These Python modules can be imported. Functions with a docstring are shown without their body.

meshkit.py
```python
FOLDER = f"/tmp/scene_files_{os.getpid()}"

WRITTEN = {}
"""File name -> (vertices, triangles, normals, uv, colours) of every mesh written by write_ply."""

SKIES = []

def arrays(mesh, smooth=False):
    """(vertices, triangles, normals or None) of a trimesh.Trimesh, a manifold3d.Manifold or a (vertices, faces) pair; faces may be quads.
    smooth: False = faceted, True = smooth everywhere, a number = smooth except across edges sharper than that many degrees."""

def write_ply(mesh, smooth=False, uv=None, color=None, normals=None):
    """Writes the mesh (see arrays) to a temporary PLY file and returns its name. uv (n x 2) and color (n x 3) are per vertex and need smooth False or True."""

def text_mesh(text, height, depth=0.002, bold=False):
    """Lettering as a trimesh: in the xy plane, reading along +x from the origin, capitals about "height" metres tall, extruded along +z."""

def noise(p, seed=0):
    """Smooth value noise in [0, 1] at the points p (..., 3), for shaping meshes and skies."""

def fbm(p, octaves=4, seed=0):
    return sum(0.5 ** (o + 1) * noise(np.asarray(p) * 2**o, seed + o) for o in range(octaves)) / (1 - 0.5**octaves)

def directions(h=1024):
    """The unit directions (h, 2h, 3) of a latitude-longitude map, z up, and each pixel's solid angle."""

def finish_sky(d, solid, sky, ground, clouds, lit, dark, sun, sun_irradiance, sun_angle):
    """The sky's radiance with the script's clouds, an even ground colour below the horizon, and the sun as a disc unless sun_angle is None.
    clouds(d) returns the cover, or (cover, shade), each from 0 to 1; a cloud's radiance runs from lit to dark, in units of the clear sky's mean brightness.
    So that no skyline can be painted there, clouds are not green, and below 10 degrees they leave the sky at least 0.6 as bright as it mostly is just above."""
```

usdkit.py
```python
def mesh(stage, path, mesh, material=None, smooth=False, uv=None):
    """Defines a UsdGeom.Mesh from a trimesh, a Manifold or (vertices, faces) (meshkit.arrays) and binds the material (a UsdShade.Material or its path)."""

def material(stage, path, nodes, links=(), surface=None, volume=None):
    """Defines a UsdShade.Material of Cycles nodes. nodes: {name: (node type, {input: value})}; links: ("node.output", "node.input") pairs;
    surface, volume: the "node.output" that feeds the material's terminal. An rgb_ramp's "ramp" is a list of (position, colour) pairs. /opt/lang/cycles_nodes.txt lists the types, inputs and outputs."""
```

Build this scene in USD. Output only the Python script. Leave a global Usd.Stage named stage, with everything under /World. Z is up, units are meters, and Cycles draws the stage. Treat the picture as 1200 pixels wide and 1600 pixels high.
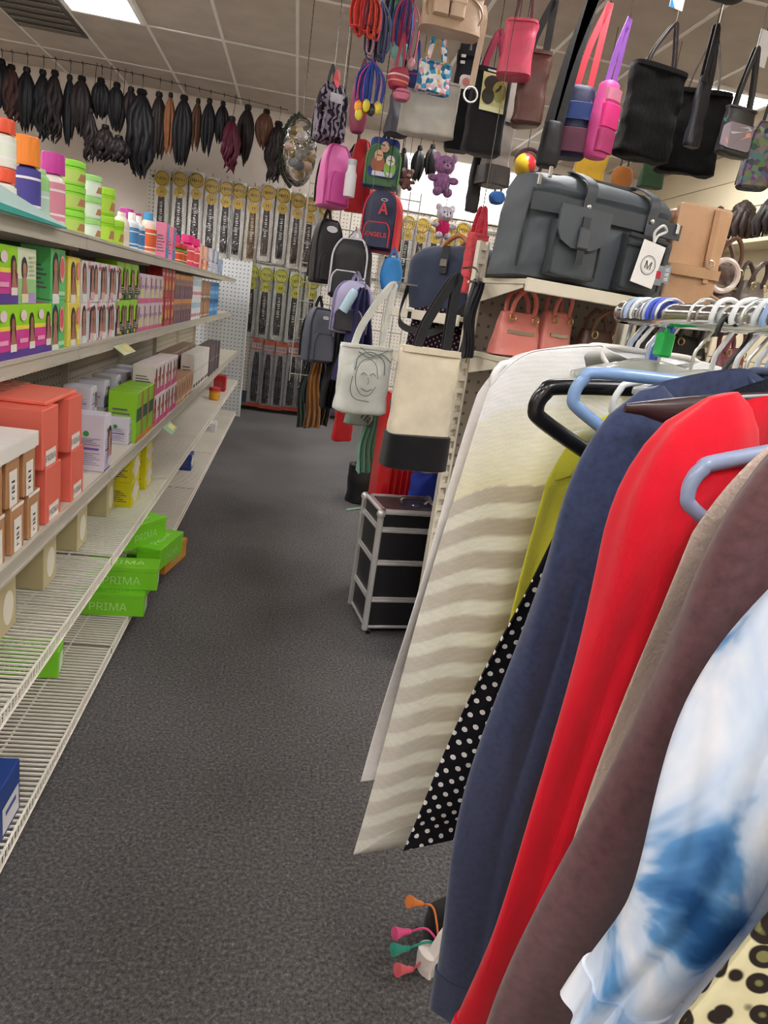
import math, random, numpy as np, trimesh, usdkit, meshkit
from pxr import Usd, UsdGeom, UsdShade, UsdLux, Gf, Sdf, Vt
from shapely import geometry as sg, affinity
import manifold3d as m3
stage = Usd.Stage.CreateInMemory()
UsdGeom.SetStageUpAxis(stage, UsdGeom.Tokens.z); UsdGeom.SetStageMetersPerUnit(stage, 1)
UsdGeom.Xform.Define(stage, '/World'); UsdGeom.Scope.Define(stage, '/World/Looks')
# ------------------------------------------------------------------ camera, light, exposure
F, CX, CY, H = 1090.0, 600.0, 800.0, 1.55          # picture 1200 x 1600
EXPOSURE = 1.1
LAMP = 11.0
def _n(v): v = np.array(v, float); return v/np.linalg.norm(v)
_fy = _n([(463-CX)/F, -(464-CY)/F, 1]); _ro = math.radians(8.4)
_up = _n(np.cross(_fy, [math.cos(_ro), -math.sin(_ro), 0])); _up = _up if _up[1] > 0 else -_up
_rt = np.cross(_fy, _up); _rt = _rt if _rt[0] > 0 else -_rt
ROT = np.array([_rt, _fy, _up]); EYE = np.array([0, 0, H])
cam = UsdGeom.Camera.Define(stage, '/World/camera')
cam.CreateHorizontalApertureAttr(36.0); cam.CreateVerticalApertureAttr(48.0); cam.CreateFocalLengthAttr(36*F/1200)
cam.CreateClippingRangeAttr(Gf.Vec2f(0.02, 100)); cam.CreateExposureAttr(EXPOSURE)
_a, _b, _c = ROT[:, 0], ROT[:, 1], -ROT[:, 2]
cam.AddTransformOp().Set(Gf.Matrix4d(*_a, 0, *_b, 0, *_c, 0, *EYE, 1))
def ray(px, py): return ROT @ np.array([(px-CX)/F, -(py-CY)/F, 1.0])
def P(px, py, y): d = ray(px, py); return EYE + d*y/d[1]
def PZ(px, py, z): d = ray(px, py); return EYE + d*(z-H)/d[2]
def proj(p): c = ROT.T @ (np.asarray(p, float)-EYE); return CX+F*c[0]/c[2], CY-F*c[1]/c[2], c[2]
def mpp(p): return proj(p)[2]/F                      # metres per pixel there
def yfor(px, x, z):                                  # how far along the aisle a shelf point lies
    lo, hi = .5, 40.
    for _ in range(40):
        m = (lo+hi)/2
        lo, hi = (m, hi) if proj((x, m, z))[0] < px else (lo, m)
    return lo
# ------------------------------------------------------------------ helpers
def C(h):
    h = h.lstrip('#'); h = ''.join(2*q for q in h) if len(h) == 3 else h; v = np.array([int(h[i:i+2], 16) for i in (0, 2, 4)])/255.
    return np.where(v <= .04045, v/12.92, ((v+.055)/1.055)**2.4)
TALLY, USED = {}, set()
def numbered(path):
    k = TALLY.get(path, 0); TALLY[path] = k+1
    p = path if k == 0 else f'{path}_{k:03d}'
    return p
def meta(pr, **k):
    for a, b in k.items():
        if b: pr.SetCustomDataByKey(a, b)
def thing(name, label, cat, loc=(0, 0, 0), rz=0, group=None, tilt=(0, 0)):
    x = UsdGeom.Xform.Define(stage, numbered('/World/'+name))
    x.AddTranslateOp().Set(Gf.Vec3d(*map(float, loc))); x.AddRotateXYZOp().Set(Gf.Vec3f(float(tilt[0]), float(tilt[1]), float(rz)))
    meta(x.GetPrim(), label=label, category=cat, group=group); return x.GetPrim()
def part(parent, name, mesh, mat, col=None, smooth=35, label=None, kind=None):
    base = parent.GetPath().pathString if parent is not None else '/World'
    path = numbered(base+'/'+name)
    if col is not None and np.ndim(col) == 2: smooth = True if smooth else False
    m = usdkit.mesh(stage, path, mesh, M[mat], smooth)
    if col is not None:
        n = len(m.GetPointsAttr().Get()); col = C(col) if isinstance(col, str) else np.asarray(col, float)
        arr = np.broadcast_to(col, (n, 3)) if col.ndim == 1 else col
        UsdGeom.PrimvarsAPI(m).CreatePrimvar('col', Sdf.ValueTypeNames.Color3fArray, 'vertex').Set(Vt.Vec3fArray.FromNumpy(np.ascontiguousarray(arr, np.float32)))
    meta(m.GetPrim(), label=label, kind=kind); return m.GetPrim()
def single(name, mesh, mat, col, label, cat, group=None, kind=None, smooth=35):
    p = part(None, name, mesh, mat, col, smooth); meta(p, label=label, category=cat, group=group, kind=kind); return p
def struct(name, mesh, mat, col=None, parent=None, smooth=False):
    p = part(parent, name, mesh, mat, col, smooth)
    if parent is None: meta(p, kind='structure')
    return p
def dup(root, loc, rz=0, label=None, group=None, tilt=(0, 0), name=None):
    was = root.GetCustomData(); nm = root.GetName()
    nm = name or (nm[:-4] if nm[-4:-3] == '_' and nm[-3:].isdigit() else nm)
    r = thing(nm, label or was['label'], was['category'], loc, rz, group or was.get('group'), tilt)
    x = UsdGeom.Xformable(r); r.GetReferences().AddInternalReference(root.GetPath()); r.SetInstanceable(True)
    return r
def cat(*ms): return trimesh.util.concatenate([tm(x) for x in ms])
def tm(x):
    if isinstance(x, trimesh.Trimesh): return x
    v, f, _ = meshkit.arrays(x); return trimesh.Trimesh(v, f, process=False)
def mv(m, d): m = tm(m).copy(); m.apply_translation(np.asarray(d, float)); return m
def rot(m, deg, ax=(0, 0, 1), at=(0, 0, 0)):
    m = tm(m).copy(); m.apply_transform(trimesh.transformations.rotation_matrix(math.radians(deg), ax, at)); return m
def box(x0, x1, y0, y1, z0, z1, c=0.0):
    if not c:
        v = [(x, y, z) for x in (x0, x1) for y in (y0, y1) for z in (z0, z1)]
        f = [(0, 1, 3, 2), (4, 6, 7, 5), (0, 4, 5, 1), (2, 3, 7, 6), (0, 2, 6, 4), (1, 5, 7, 3)]
        return tm((v, f))
    s = np.array([x1-x0, y1-y0, z1-z0])/2; o = np.array([x0+x1, y0+y1, z0+z1])/2; pts = []
    for sx in (-1, 1):
        for sy in (-1, 1):
            for sz in (-1, 1):
                for k in range(3):
                    q = np.array([sx, sy, sz])*(s-c); q[k] = (sx, sy, sz)[k]*s[k]; pts.append(q+o)
    return tm(m3.Manifold.hull_points(np.array(pts, float)))
def loft(rings, cap=True, closed=False):
    r = np.array(rings, float); m, n = r.shape[:2]; v = r.reshape(-1, 3); f = []
    i = np.arange(n); j = (i+1) % n
    for k in range(m if closed else m-1):
        a, b = k*n, ((k+1) % m)*n
        f.append(np.stack([a+i, a+j, b+j], 1)); f.append(np.stack([a+i, b+j, b+i], 1))
    if cap and not closed:
        v = np.vstack([v, r[0].mean(0), r[-1].mean(0)]); q = m*n
        f.append(np.stack([np.full(n, q), j, i], 1)); f.append(np.stack([np.full(n, q+1), (m-1)*n+i, (m-1)*n+j], 1))
    return trimesh.Trimesh(v, np.vstack(f), process=False)
def lathe(prof, n=24, at=(0, 0, 0)):
    a = np.linspace(0, 2*np.pi, n, endpoint=False)
    return mv(loft([np.stack([r*np.cos(a), r*np.sin(a), np.full(n, z)], 1) for r, z in prof]), at)
def frames(p, closed=False):
    p = np.asarray(p, float)
    t = np.roll(p, -1, 0)-np.roll(p, 1, 0) if closed else np.gradient(p, axis=0)
    t /= np.maximum(np.linalg.norm(t, axis=1, keepdims=True), 1e-9)
    u = np.cross(t[0], [0, 0, 1]); u = u if np.linalg.norm(u) > .05 else np.cross(t[0], [0, 1, 0]); u /= np.linalg.norm(u); U = []
    for k in range(len(p)):
        u = u-t[k]*(u@t[k]); u /= np.linalg.norm(u); U.append(u.copy())
    U = np.array(U); return t, U, np.cross(t, U)
def tube(p, r, n=8, closed=False, flat=1.0):
    p = np.asarray(p, float); t, u, w = frames(p, closed); a = np.linspace(0, 2*np.pi, n, endpoint=False)
    r = np.broadcast_to(np.asarray(r, float), (len(p),))
    return loft([p[k]+r[k]*(np.cos(a)[:, None]*u[k]+flat*np.sin(a)[:, None]*w[k]) for k in range(len(p))], closed=closed)
def strap(p, w, th=.003, side=(1, 0, 0), closed=False):
    p = np.asarray(p, float); t, _, _ = frames(p, closed); R = []
    for k in range(len(p)):
        s = np.asarray(side, float); s = s-t[k]*(s@t[k]); s /= max(np.linalg.norm(s), 1e-6); q = np.cross(t[k], s)
        R.append([p[k]+s*w/2*a+q*th/2*b for a, b in ((-1, -1), (1, -1), (1, 1), (-1, 1))])
    return loft(R, closed=closed)
def cr(pts, n=8, closed=False):
    p = np.asarray(pts, float)
    q = np.vstack([p[-1:], p, p[:2]]) if closed else np.vstack([2*p[0]-p[1], p, 2*p[-1]-p[-2]])
    out = []
    for k in range(len(q)-3):
        a, b, c, d = q[k:k+4]
        for s in np.linspace(0, 1, n, endpoint=False):
            out.append(.5*(2*b+(c-a)*s+(2*a-5*b+4*c-d)*s*s+(3*b-a-3*c+d)*s**3))
    if not closed: out.append(p[-1])
    return np.array(out)
def sup(w, d, p, n, z, c=(0, 0)):
    a = np.linspace(0, 2*np.pi, n, endpoint=False); x, y = np.cos(a), np.sin(a)
    return np.stack([c[0]+w/2*np.sign(x)*np.abs(x)**(2/p), c[1]+d/2*np.sign(y)*np.abs(y)**(2/p), np.full(n, z)], 1)
def soft(w, h, d, wp=None, dp=None, p=3.0, n=40, m=22, wr=.0, seed=0, freq=9):
    """A soft stuffed body, base at z=0: cross sections that follow the two profiles, then wrinkled."""
    T = np.concatenate([[0, 0], np.linspace(.03, .97, m), [1, 1]]); R = []
    for k, t in enumerate(T):
        e = {0: .55, 1: .86, len(T)-2: .86, len(T)-1: .55}.get(k, 1)
        R.append(sup(w*e*(wp(t) if wp else 1), d*e*(dp(t) if dp else 1), p, n, h*t))
    b = loft(R)
    if wr:
        nn = meshkit.fbm(b.vertices*freq+seed*7.3, 3, seed)-.5
        b.vertices = b.vertices+b.vertex_normals*(nn*2*wr)[:, None]
    return b
def ext(poly, th): return trimesh.creation.extrude_polygon(poly, th, engine='earcut')
def rect(x0, y0, x1, y1): return sg.box(x0, y0, x1, y1)
def ell(x, y, rx, ry=None, n=20): a = np.linspace(0, 2*np.pi, n, endpoint=False); return sg.Polygon(np.stack([x+rx*np.cos(a), y+(ry or rx)*np.sin(a)], 1))
def rrect(x0, y0, x1, y1, r): return sg.box(x0+r, y0+r, x1-r, y1-r).buffer(r, 4)
def word(s, h, x=0, y=0, bold=True, a=0):
    m = meshkit.text_mesh(s, h, .0004, bold); b = m.bounds; m.apply_translation([-(b[0][0]+b[1][0])/2, -(b[0][1]+b[1][1])/2, 0]); m = rot(m, a); return mv(m, (x, y, 0))
def scrawl(w, h, x=0, y=0, n=7, a=0, seed=1):
    """Lettering too blurred to read: a row of small upright and slanted strokes."""
    r = random.Random(seed*31+n); out = []
    for k in range(n):
        cx = -w/2+w*(k+.5)/n; g_ = w/n; q = r.random()
        out.append(rect(cx-g_*.36, -h/2, cx-g_*.18, h/2) if q < .7 else rect(cx-g_*.1, -h/2, cx+g_*.08, h*.4))
        if q < .5: out.append(rect(cx-g_*.36, h*.1*(1 if q < .25 else -3), cx+g_*.3, h*.1*(1 if q < .25 else -3)+h*.18))
        if q > .3: out.append(sg.Polygon([(cx+g_*.1, -h/2), (cx+g_*.3, -h/2), (cx+g_*.3*q, h/2), (cx+g_*(.3*q-.2), h/2)]))
    from shapely import union_all
    s = affinity.rotate(union_all([o_.buffer(0) for o_ in out]), a, origin=(0, 0)); return affinity.translate(s, x, y)
def plane(items, o, u, v, lift=.0006):
    """Flat print: coloured shapes laid on a face, each a hair above the one before. Returns mesh, colours."""
    o, u, v = (np.asarray(q, float) for q in (o, u, v)); n = np.cross(u, v); V, Fc, K, off = [], [], [], 0
    for k, (s, c) in enumerate(items):
        if isinstance(s, trimesh.Trimesh): a, f = s.vertices, s.faces
        else:
            ms = [trimesh.creation.triangulate_polygon(g, engine='earcut') for g in getattr(s, 'geoms', [s])]
            a = np.vstack([np.c_[q[0], np.zeros(len(q[0]))] for q in ms]); f, t = [], 0
            for q in ms: f.append(np.asarray(q[1])+t); t += len(q[0])
            f = np.vstack(f)
        V.append(o+a[:, :1]*u+a[:, 1:2]*v+(a[:, 2:3]+lift*(.5+k*.5))*n); Fc.append(f+off); off += len(a)
        K.append(np.broadcast_to(C(c) if isinstance(c, str) else c, (len(a), 3)))
    return trimesh.Trimesh(np.vstack(V), np.vstack(Fc), process=False), np.vstack(K)
def prints(parent, name, items, o, u, v, mat='card', label=None):
    if not items: return None
    m, k = plane(items, o, u, v); return part(parent, name, m, mat, k, smooth=False, label=label)
# ------------------------------------------------------------------ materials
M = {}
def mk(name, nodes, links, surface='p.BSDF'): M[name] = usdkit.material(stage, '/World/Looks/'+name, nodes, links, surface=surface)
def colmat(name, rough=.5, bump=0, bscale=200, var=.12, vscale=6, squash=(1, 1, 1), **pr):
    nd = {'a': ('attribute', {'attribute': 'col'}), 'tc': ('texture_coordinate', {}), 'mp': ('mapping', {'scale': squash}),
          'n': ('noise_texture', {'scale': vscale, 'detail': 4}), 'mr': ('map_range', {'from_min': .25, 'from_max': .75, 'to_min': 1-var, 'to_max': 1+var}),
          'mx': ('mix', {'mix_type': 'multiply', 'fac': 1.0}), 'p': ('principled_bsdf', {'roughness': rough, **pr})}
    ln = [('tc.object', 'mp.vector'), ('mp.vector', 'n.vector'), ('n.fac', 'mr.value'), ('a.color', 'mx.color1'), ('mr.result', 'mx.color2'), ('mx.color', 'p.base_color')]
    if bump:
        nd['n2'] = ('noise_texture', {'scale': bscale, 'detail': 3}); nd['b'] = ('bump', {'strength': bump, 'distance': .004})
        ln += [('mp.vector', 'n2.vector'), ('n2.fac', 'b.height'), ('b.normal', 'p.normal')]
    mk(name, nd, ln)
colmat('card', .42, var=.03, specular_ior_level=.4)
colmat('plastic', .25, var=.03)
colmat('paint', .5, var=.05, vscale=3)
colmat('cloth', .9, .35, 260, .10, 14, sheen_weight=.25, sheen_roughness=.5, specular_ior_level=.15)
colmat('fleece', 1.0, .10, 1400, .26, 150, sheen_weight=.3, sheen_roughness=.6, specular_ior_level=.05)
colmat('jersey', .92, .12, 900, .08, 20, sheen_weight=.2, sheen_roughness=.5, specular_ior_level=.12)
colmat('nylon', .55, .25, 40, .10, 8, specular_ior_level=.45)
colmat('leather', .38, .3, 140, .08, 12)
colmat('fur', 1.0, 1.0, 90, .5, 60, (1, 1, .35), sheen_weight=.12, specular_ior_level=.1)
colmat('hair', .5, .6, 60, .35, 60, (1, 1, .06), specular_ior_level=.22)
colmat('gauze', .85, .2, 300, .05, 40, (1, 1, 3), subsurface_weight=0.0)
colmat('knit', .95, 1.0, 60, .18, 30, (1, 1, 2.5))
colmat('metal', .25, var=.06, metallic=1.0)
colmat('aluminium', .36, var=.04, metallic=.6)
colmat('chrome', .12, var=.02, metallic=1.0)
colmat('wall', .8, .15, 60, .05, 1.3)
colmat('tile', .95, .5, 120, .10, 4)
mk('carpet', {'tc': ('texture_coordinate', {}), 'n': ('noise_texture', {'scale': 95, 'detail': 6, 'roughness': .75}), 'w': ('noise_texture', {'scale': 1.1, 'detail': 5}),
              'r': ('rgb_ramp', {'ramp': [(.30, C('#343335')), (.46, C('#605e5f')), (.58, C('#797676')), (.72, C('#aaa5a1'))]}), 'r2': ('rgb_ramp', {'ramp': [(.3, (.78,)*3), (.7, (1.12,)*3)]}),
              'mx': ('mix', {'mix_type': 'multiply', 'fac': 1.0}), 'b': ('bump', {'strength': .8, 'distance': .006}), 'p': ('principled_bsdf', {'roughness': .97, 'specular_ior_level': .1})},
   [('tc.object', 'n.vector'), ('tc.object', 'w.vector'), ('n.fac', 'r.fac'), ('w.fac', 'r2.fac'), ('r.color', 'mx.color1'), ('r2.color', 'mx.color2'), ('mx.color', 'p.base_color'), ('n.fac', 'b.height'), ('b.normal', 'p.normal')])
for _nm, _sc in (('pegboard', (1, 0, 1)), ('pegboard_side', (0, 1, 1))):
    mk(_nm, {'a': ('attribute', {'attribute': 'col'}), 'tc': ('texture_coordinate', {}), 'mp': ('mapping', {'scale': _sc}), 'v': ('voronoi_texture', {'scale': 22, 'randomness': 0.0}), 'lt': ('math', {'math_type': 'greater_than', 'value2': .15}),
             'mx': ('mix', {'color1': (.09, .09, .09)}), 'p': ('principled_bsdf', {'roughness': .5})},
       [('tc.object', 'mp.vector'), ('mp.vector', 'v.vector'), ('v.distance', 'lt.value1'), ('lt.value', 'mx.fac'), ('a.color', 'mx.color2'), ('mx.color', 'p.base_color')])
mk('film', {'t': ('transparent_bsdf', {}), 'g': ('glossy_bsdf', {'roughness': .12}), 'tc': ('texture_coordinate', {}), 'n': ('noise_texture', {'scale': 9, 'detail': 3}), 'b': ('bump', {'strength': .9, 'distance': .05}),
            'fr': ('fresnel', {'IOR': 1.5}), 'ad': ('math', {'math_type': 'add', 'value2': .05}), 'm': ('mix_closure', {})},
   [('tc.object', 'n.vector'), ('n.fac', 'b.height'), ('b.normal', 'g.normal'), ('fr.fac', 'ad.value1'), ('ad.value', 'm.fac'), ('t.BSDF', 'm.closure1'), ('g.BSDF', 'm.closure2')], 'm.closure')
mk('clear_plastic', {'p': ('principled_bsdf', {'base_color': (.93, .95, .93), 'roughness': .08, 'transmission_weight': .75})}, [])
mk('lamp', {'e': ('emission', {'color': (1.0, .985, .97), 'strength': LAMP})}, [], 'e.emission')
mk('lit_panel', {'e': ('emission', {'color': (1.0, .98, .93), 'strength': 1.0})}, [], 'e.emission')  # added glow standing in for the strongly lit white wall
def objmat(name, extra, links, rough=.9, **pr):
    mk(name, {'tc': ('texture_coordinate', {}), 'mp': ('mapping', {}), 'p': ('principled_bsdf', {'roughness': rough, 'specular_ior_level': .15, **pr}), **extra}, [('tc.object', 'mp.vector')]+links)
objmat('polka', {'mp': ('mapping', {'scale': (1, 0, 1), 'rotation': (0, .55, 0)}), 'v': ('voronoi_texture', {'scale': 66, 'randomness': .1}), 'lt': ('math', {'math_type': 'less_than', 'value2': .23}),
                 'mx': ('mix', {'color1': C('#17161b'), 'color2': C('#e6e2e0')})}, [('mp.vector', 'v.vector'), ('v.distance', 'lt.value1'), ('lt.value', 'mx.fac'), ('mx.color', 'p.base_color')])
objmat('tie_dye', {'n': ('noise_texture', {'scale': 10, 'detail': 4, 'distortion': .8}), 'r': ('rgb_ramp', {'ramp': [(.40, C('#e6e9f2')), (.52, C('#c3d3ea')), (.58, C('#5f93c8')), (.68, C('#27578f'))]})},
       [('mp.vector', 'n.vector'), ('n.fac', 'r.fac'), ('r.color', 'p.base_color')])
objmat('leopard', {'v': ('voronoi_texture', {'scale': 80, 'randomness': .9}), 'r': ('rgb_ramp', {'ramp': [(0, C('#7d7a4d')), (.22, C('#7d7a4d')), (.27, C('#2c2422')), (.46, C('#2c2422')), (.52, C('#cfc7a0')), (1, C('#d9d2b0'))]})},
       [('mp.vector', 'v.vector'), ('v.distance', 'r.fac'), ('r.color', 'p.base_color')])
objmat('multi_print', {'v': ('voronoi_texture', {'scale': 34, 'randomness': 1.0}), 'h': ('hsv', {'saturation': .6, 'value': .22})}, [('mp.vector', 'v.vector'), ('v.color', 'h.color'), ('h.color', 'p.base_color')])
objmat('zigzag', {'w': ('wave_texture', {'scale': 9, 'distortion': 9.0, 'detail': 2, 'detail_scale': 2.0}), 'r': ('rgb_ramp', {'ramp': [(.35, C('#26232b')), (.5, C('#5c5462')), (.62, C('#8d8393'))]})},
       [('mp.vector', 'w.vector'), ('w.fac', 'r.fac'), ('r.color', 'p.base_color')])
objmat('dotted_quilt', {'mp': ('mapping', {'scale': (1, 0, 1.3), 'rotation': (0, .6, 0)}), 'v': ('voronoi_texture', {'scale': 42, 'randomness': .0}), 'lt': ('math', {'math_type': 'less_than', 'value2': .22}),
                        'mx': ('mix', {'color1': C('#1f1a22'), 'color2': C('#a5788f')})}, [('mp.vector', 'v.vector'), ('v.distance', 'lt.value1'), ('lt.value', 'mx.fac'), ('mx.color', 'p.base_color')])
objmat('crochet', {'v': ('voronoi_texture', {'scale': 48, 'randomness': 1.0}), 'r': ('rgb_ramp', {'interpolate': False, 'ramp': [(0, C('#e8e4ea')), (.28, C('#4fa6cf')), (.48, C('#e9b8c4')), (.6, C('#3a7ea8')), (.72, C('#f1f1ee')), (.86, C('#d9b84a')), (.93, C('#c8574d'))]}),
                   'bw': ('rgb_to_bw', {}), 'b': ('bump', {'strength': 1.0, 'distance': .01, 'invert': True})}, [('mp.vector', 'v.vector'), ('v.color', 'bw.color'), ('bw.val', 'r.fac'), ('r.color', 'p.base_color'), ('v.distance', 'b.height'), ('b.normal', 'p.normal')])
# ------------------------------------------------------------------ the room
RX0, RX1, RY0, RY1, CZ = -4.6, 4.6, -2.6, 9.98, 3.73
struct('floor', box(RX0-.1, RX1+.1, RY0-.1, RY1+.1, -.1, 0), 'carpet')
struct('wall_back', box(RX0-.1, RX1+.1, RY1, RY1+.1, 0, CZ+.1), 'wall', '#e9dfd6')
struct('wall_left', box(RX0-.1, RX0, RY0, RY1, 0, CZ+.1), 'wall', '#e6ddd0')
struct('wall_front', box(RX0-.1, RX1+.1, RY0-.1, RY0, 0, CZ+.1), 'wall', '#e6ddd0')
wr_ = UsdGeom.Xform.Define(stage, '/World/wall_right').GetPrim(); meta(wr_, kind='structure')
struct('backing', box(RX1, RX1+.1, RY0, RY1, 0, CZ+.1), 'wall', '#bdae93', wr_)
for k in range(12): struct('panel', box(RX1-.012, RX1, RY0, RY1, .02+k*.31, .32+k*.31, .004), 'wall', '#e4d6b8', wr_)
ce = UsdGeom.Xform.Define(stage, '/World/ceiling').GetPrim(); meta(ce, kind='structure')
struct('deck', box(RX0-.1, RX1+.1, RY0-.1, RY1+.1, CZ+.05, CZ+.12), 'tile', '#b0a79b', ce)
TX = [-.91+.69*k for k in range(-6, 9)]; TX = [x for x in TX if RX0 < x < RX1]; xs = [RX0]+TX+[RX1]
TY = [9.05-1.4*k for k in range(0, 9)][::-1]; ys = [RY0]+[y for y in TY if y > RY0]+[RY1]
LIGHTS = [(-1.945, 6.95), (-1.945, 2.75), (-1.945, -1.45), (1.505, 4.15), (1.505, -.05), (3.575, 6.95), (-4.02, 5.55), (3.575, 1.35), (1.505, 8.35), (-4.02, -.05), (.125, -1.45)]
def lamp_at(x, y): return any(abs(x-a) < .2 and abs(y-b) < .3 for a, b in LIGHTS)
for a, b in zip(xs[:-1], xs[1:]):
    for c, d in zip(ys[:-1], ys[1:]):
        if not lamp_at((a+b)/2, (c+d)/2): struct('ceiling_tile', box(a+.012, b-.012, c+.012, d-.012, CZ+.004, CZ+.03), 'tile', '#c4b8ad', ce)
for x in TX: struct('grid_bar', box(x-.014, x+.014, RY0, RY1, CZ-.004, CZ+.012), 'paint', '#f0ece8', ce)
for y in ys[1:-1]: struct('grid_bar', box(RX0, RX1, y-.014, y+.014, CZ-.0045, CZ+.0115), 'paint', '#f0ece8', ce)
for i, (x, y) in enumerate(LIGHTS):
    t = thing('ceiling_light', 'fluorescent ceiling light panel at the top left corner of the photo' if i == 0 else 'fluorescent ceiling light panel hidden behind the hanging bags' if i == 3 else 'ceiling light panel '+['', 'two from the back on the left', 'behind the camera on the left', '', 'overhead right of the camera', 'far right above the added white panel', 'far left over the shelves', 'near right', 'far back in the middle', 'near left', 'behind the camera in the middle'][i], 'ceiling light', (x, y, CZ), 0, 'fluorescent ceiling lights')
    w, l = .33, .685
    part(t, 'frame', cat(box(-w, w, -l, -l+.035, -.012, .0), box(-w, w, l-.035, l, -.012, .0), box(-w, -w+.035, -l+.035, l-.035, -.012, 0), box(w-.035, w, -l+.035, l-.035, -.012, 0)), 'paint', '#f7f6f2', False)
    part(t, 'diffuser', box(-w+.035, w-.035, -l+.035, l-.035, -.006, -.001), 'lamp', smooth=False)
    for q in (-.13, .13): part(t, 'tube_cover', tube([(q, -l+.12, -.008), (q, -l+.2, -.02), (q, l-.2, -.02), (q, l-.12, -.008)], [.02, .045, .045, .02], 10, flat=.4), 'lamp')
t = thing('ceiling_vent', 'dark grey square return air grille in the ceiling left of the light', 'vent', (-2.64, 7.7, CZ))
part(t, 'frame', box(-.33, .33, -.69, .69, -.012, -.0046, .003), 'paint', '#5e5953', False)
for k in range(8): part(t, 'louvre', rot(box(-.3, .3, -.66+k*.17, -.53+k*.17, -.02, -.012), 6, (1, 0, 0), (0, -.6+k*.17, -.016)), 'paint', '#6d675f', False)
# ------------------------------------------------------------------ left shelving run
X0, X1, X2, X3, X4 = -.593, -.605, -.62, -.742, -.722            # front edges, from the floor up
Z0, Z1, Z2, Z3, Z4 = .10, .485, .835, 1.272, 1.645                 # shelf tops
XB, YE, SEC = -1.16, 8.75, 1.22
g = thing('gondola_shelving', 'long white steel shelving unit along the left side of the aisle', 'shelving', (0, 0, 0))
for k in range(7):
    y1 = YE-k*SEC; y0 = y1-SEC
    part(g, 'back_panel', box(XB-.03, XB, y0+.004, y1-.004, .06, 1.72), 'pegboard_side', '#cfc8ba', False)
    for xf, zt in ((X2, Z2), (X3, Z3), (X4, Z4)):
        s = part(g, 'shelf', cat(box(XB, xf-.012, y0+.003, y1-.003, zt-.022, zt), box(XB, xf-.03, y0+.003, y0+.012, zt-.05, zt-.022)), 'paint', '#d9d2c4', False)
        part(s, 'price_rail', rot(cat(box(xf-.012, xf, y0+.003, y1-.003, zt-.042, zt+.006, .003), box(xf, xf+.004, y0+.003, y1-.003, zt-.042, zt-.034), box(xf, xf+.004, y0+.003, y1-.003, zt-.004, zt+.006)), 0), 'paint', '#b9b3a6', False)
    for xf, zt in ((X0, Z0), (X1, Z1)):
        fr = [tube([(x, y0+.004, z), (x, y1-.004, z)], .004, 6) for x, z in ((xf, zt), (xf+.002, zt-.035), (xf-.16, zt-.008), (xf-.36, zt-.008), (XB+.02, zt))]
        s = part(g, 'wire_shelf', cat(*fr), 'paint', '#efeae0')
        ws = []
        for q in np.arange(y0+.015, y1-.01, .0215):
            ws += [box(XB+.02, xf, q-.0026, q+.0026, zt-.0025, zt+.0027), box(xf-.001, xf+.003, q-.0026, q+.0026, zt-.035, zt+.002)]
        part(s, 'wires', cat(*ws), 'paint', '#f1ece2', False, kind='stuff')
        if zt < .3: part(s, 'deck_pan', box(XB+.02, xf-.02, y0+.01, y1-.01, zt-.05, zt-.04), 'paint', '#8f887c', False)
for k in range(8): part(g, 'upright', box(XB-.035, XB+.03, YE-k*SEC-.015, YE-k*SEC+.015, 0, 1.72), 'paint', '#d9d2c4', False)
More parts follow.
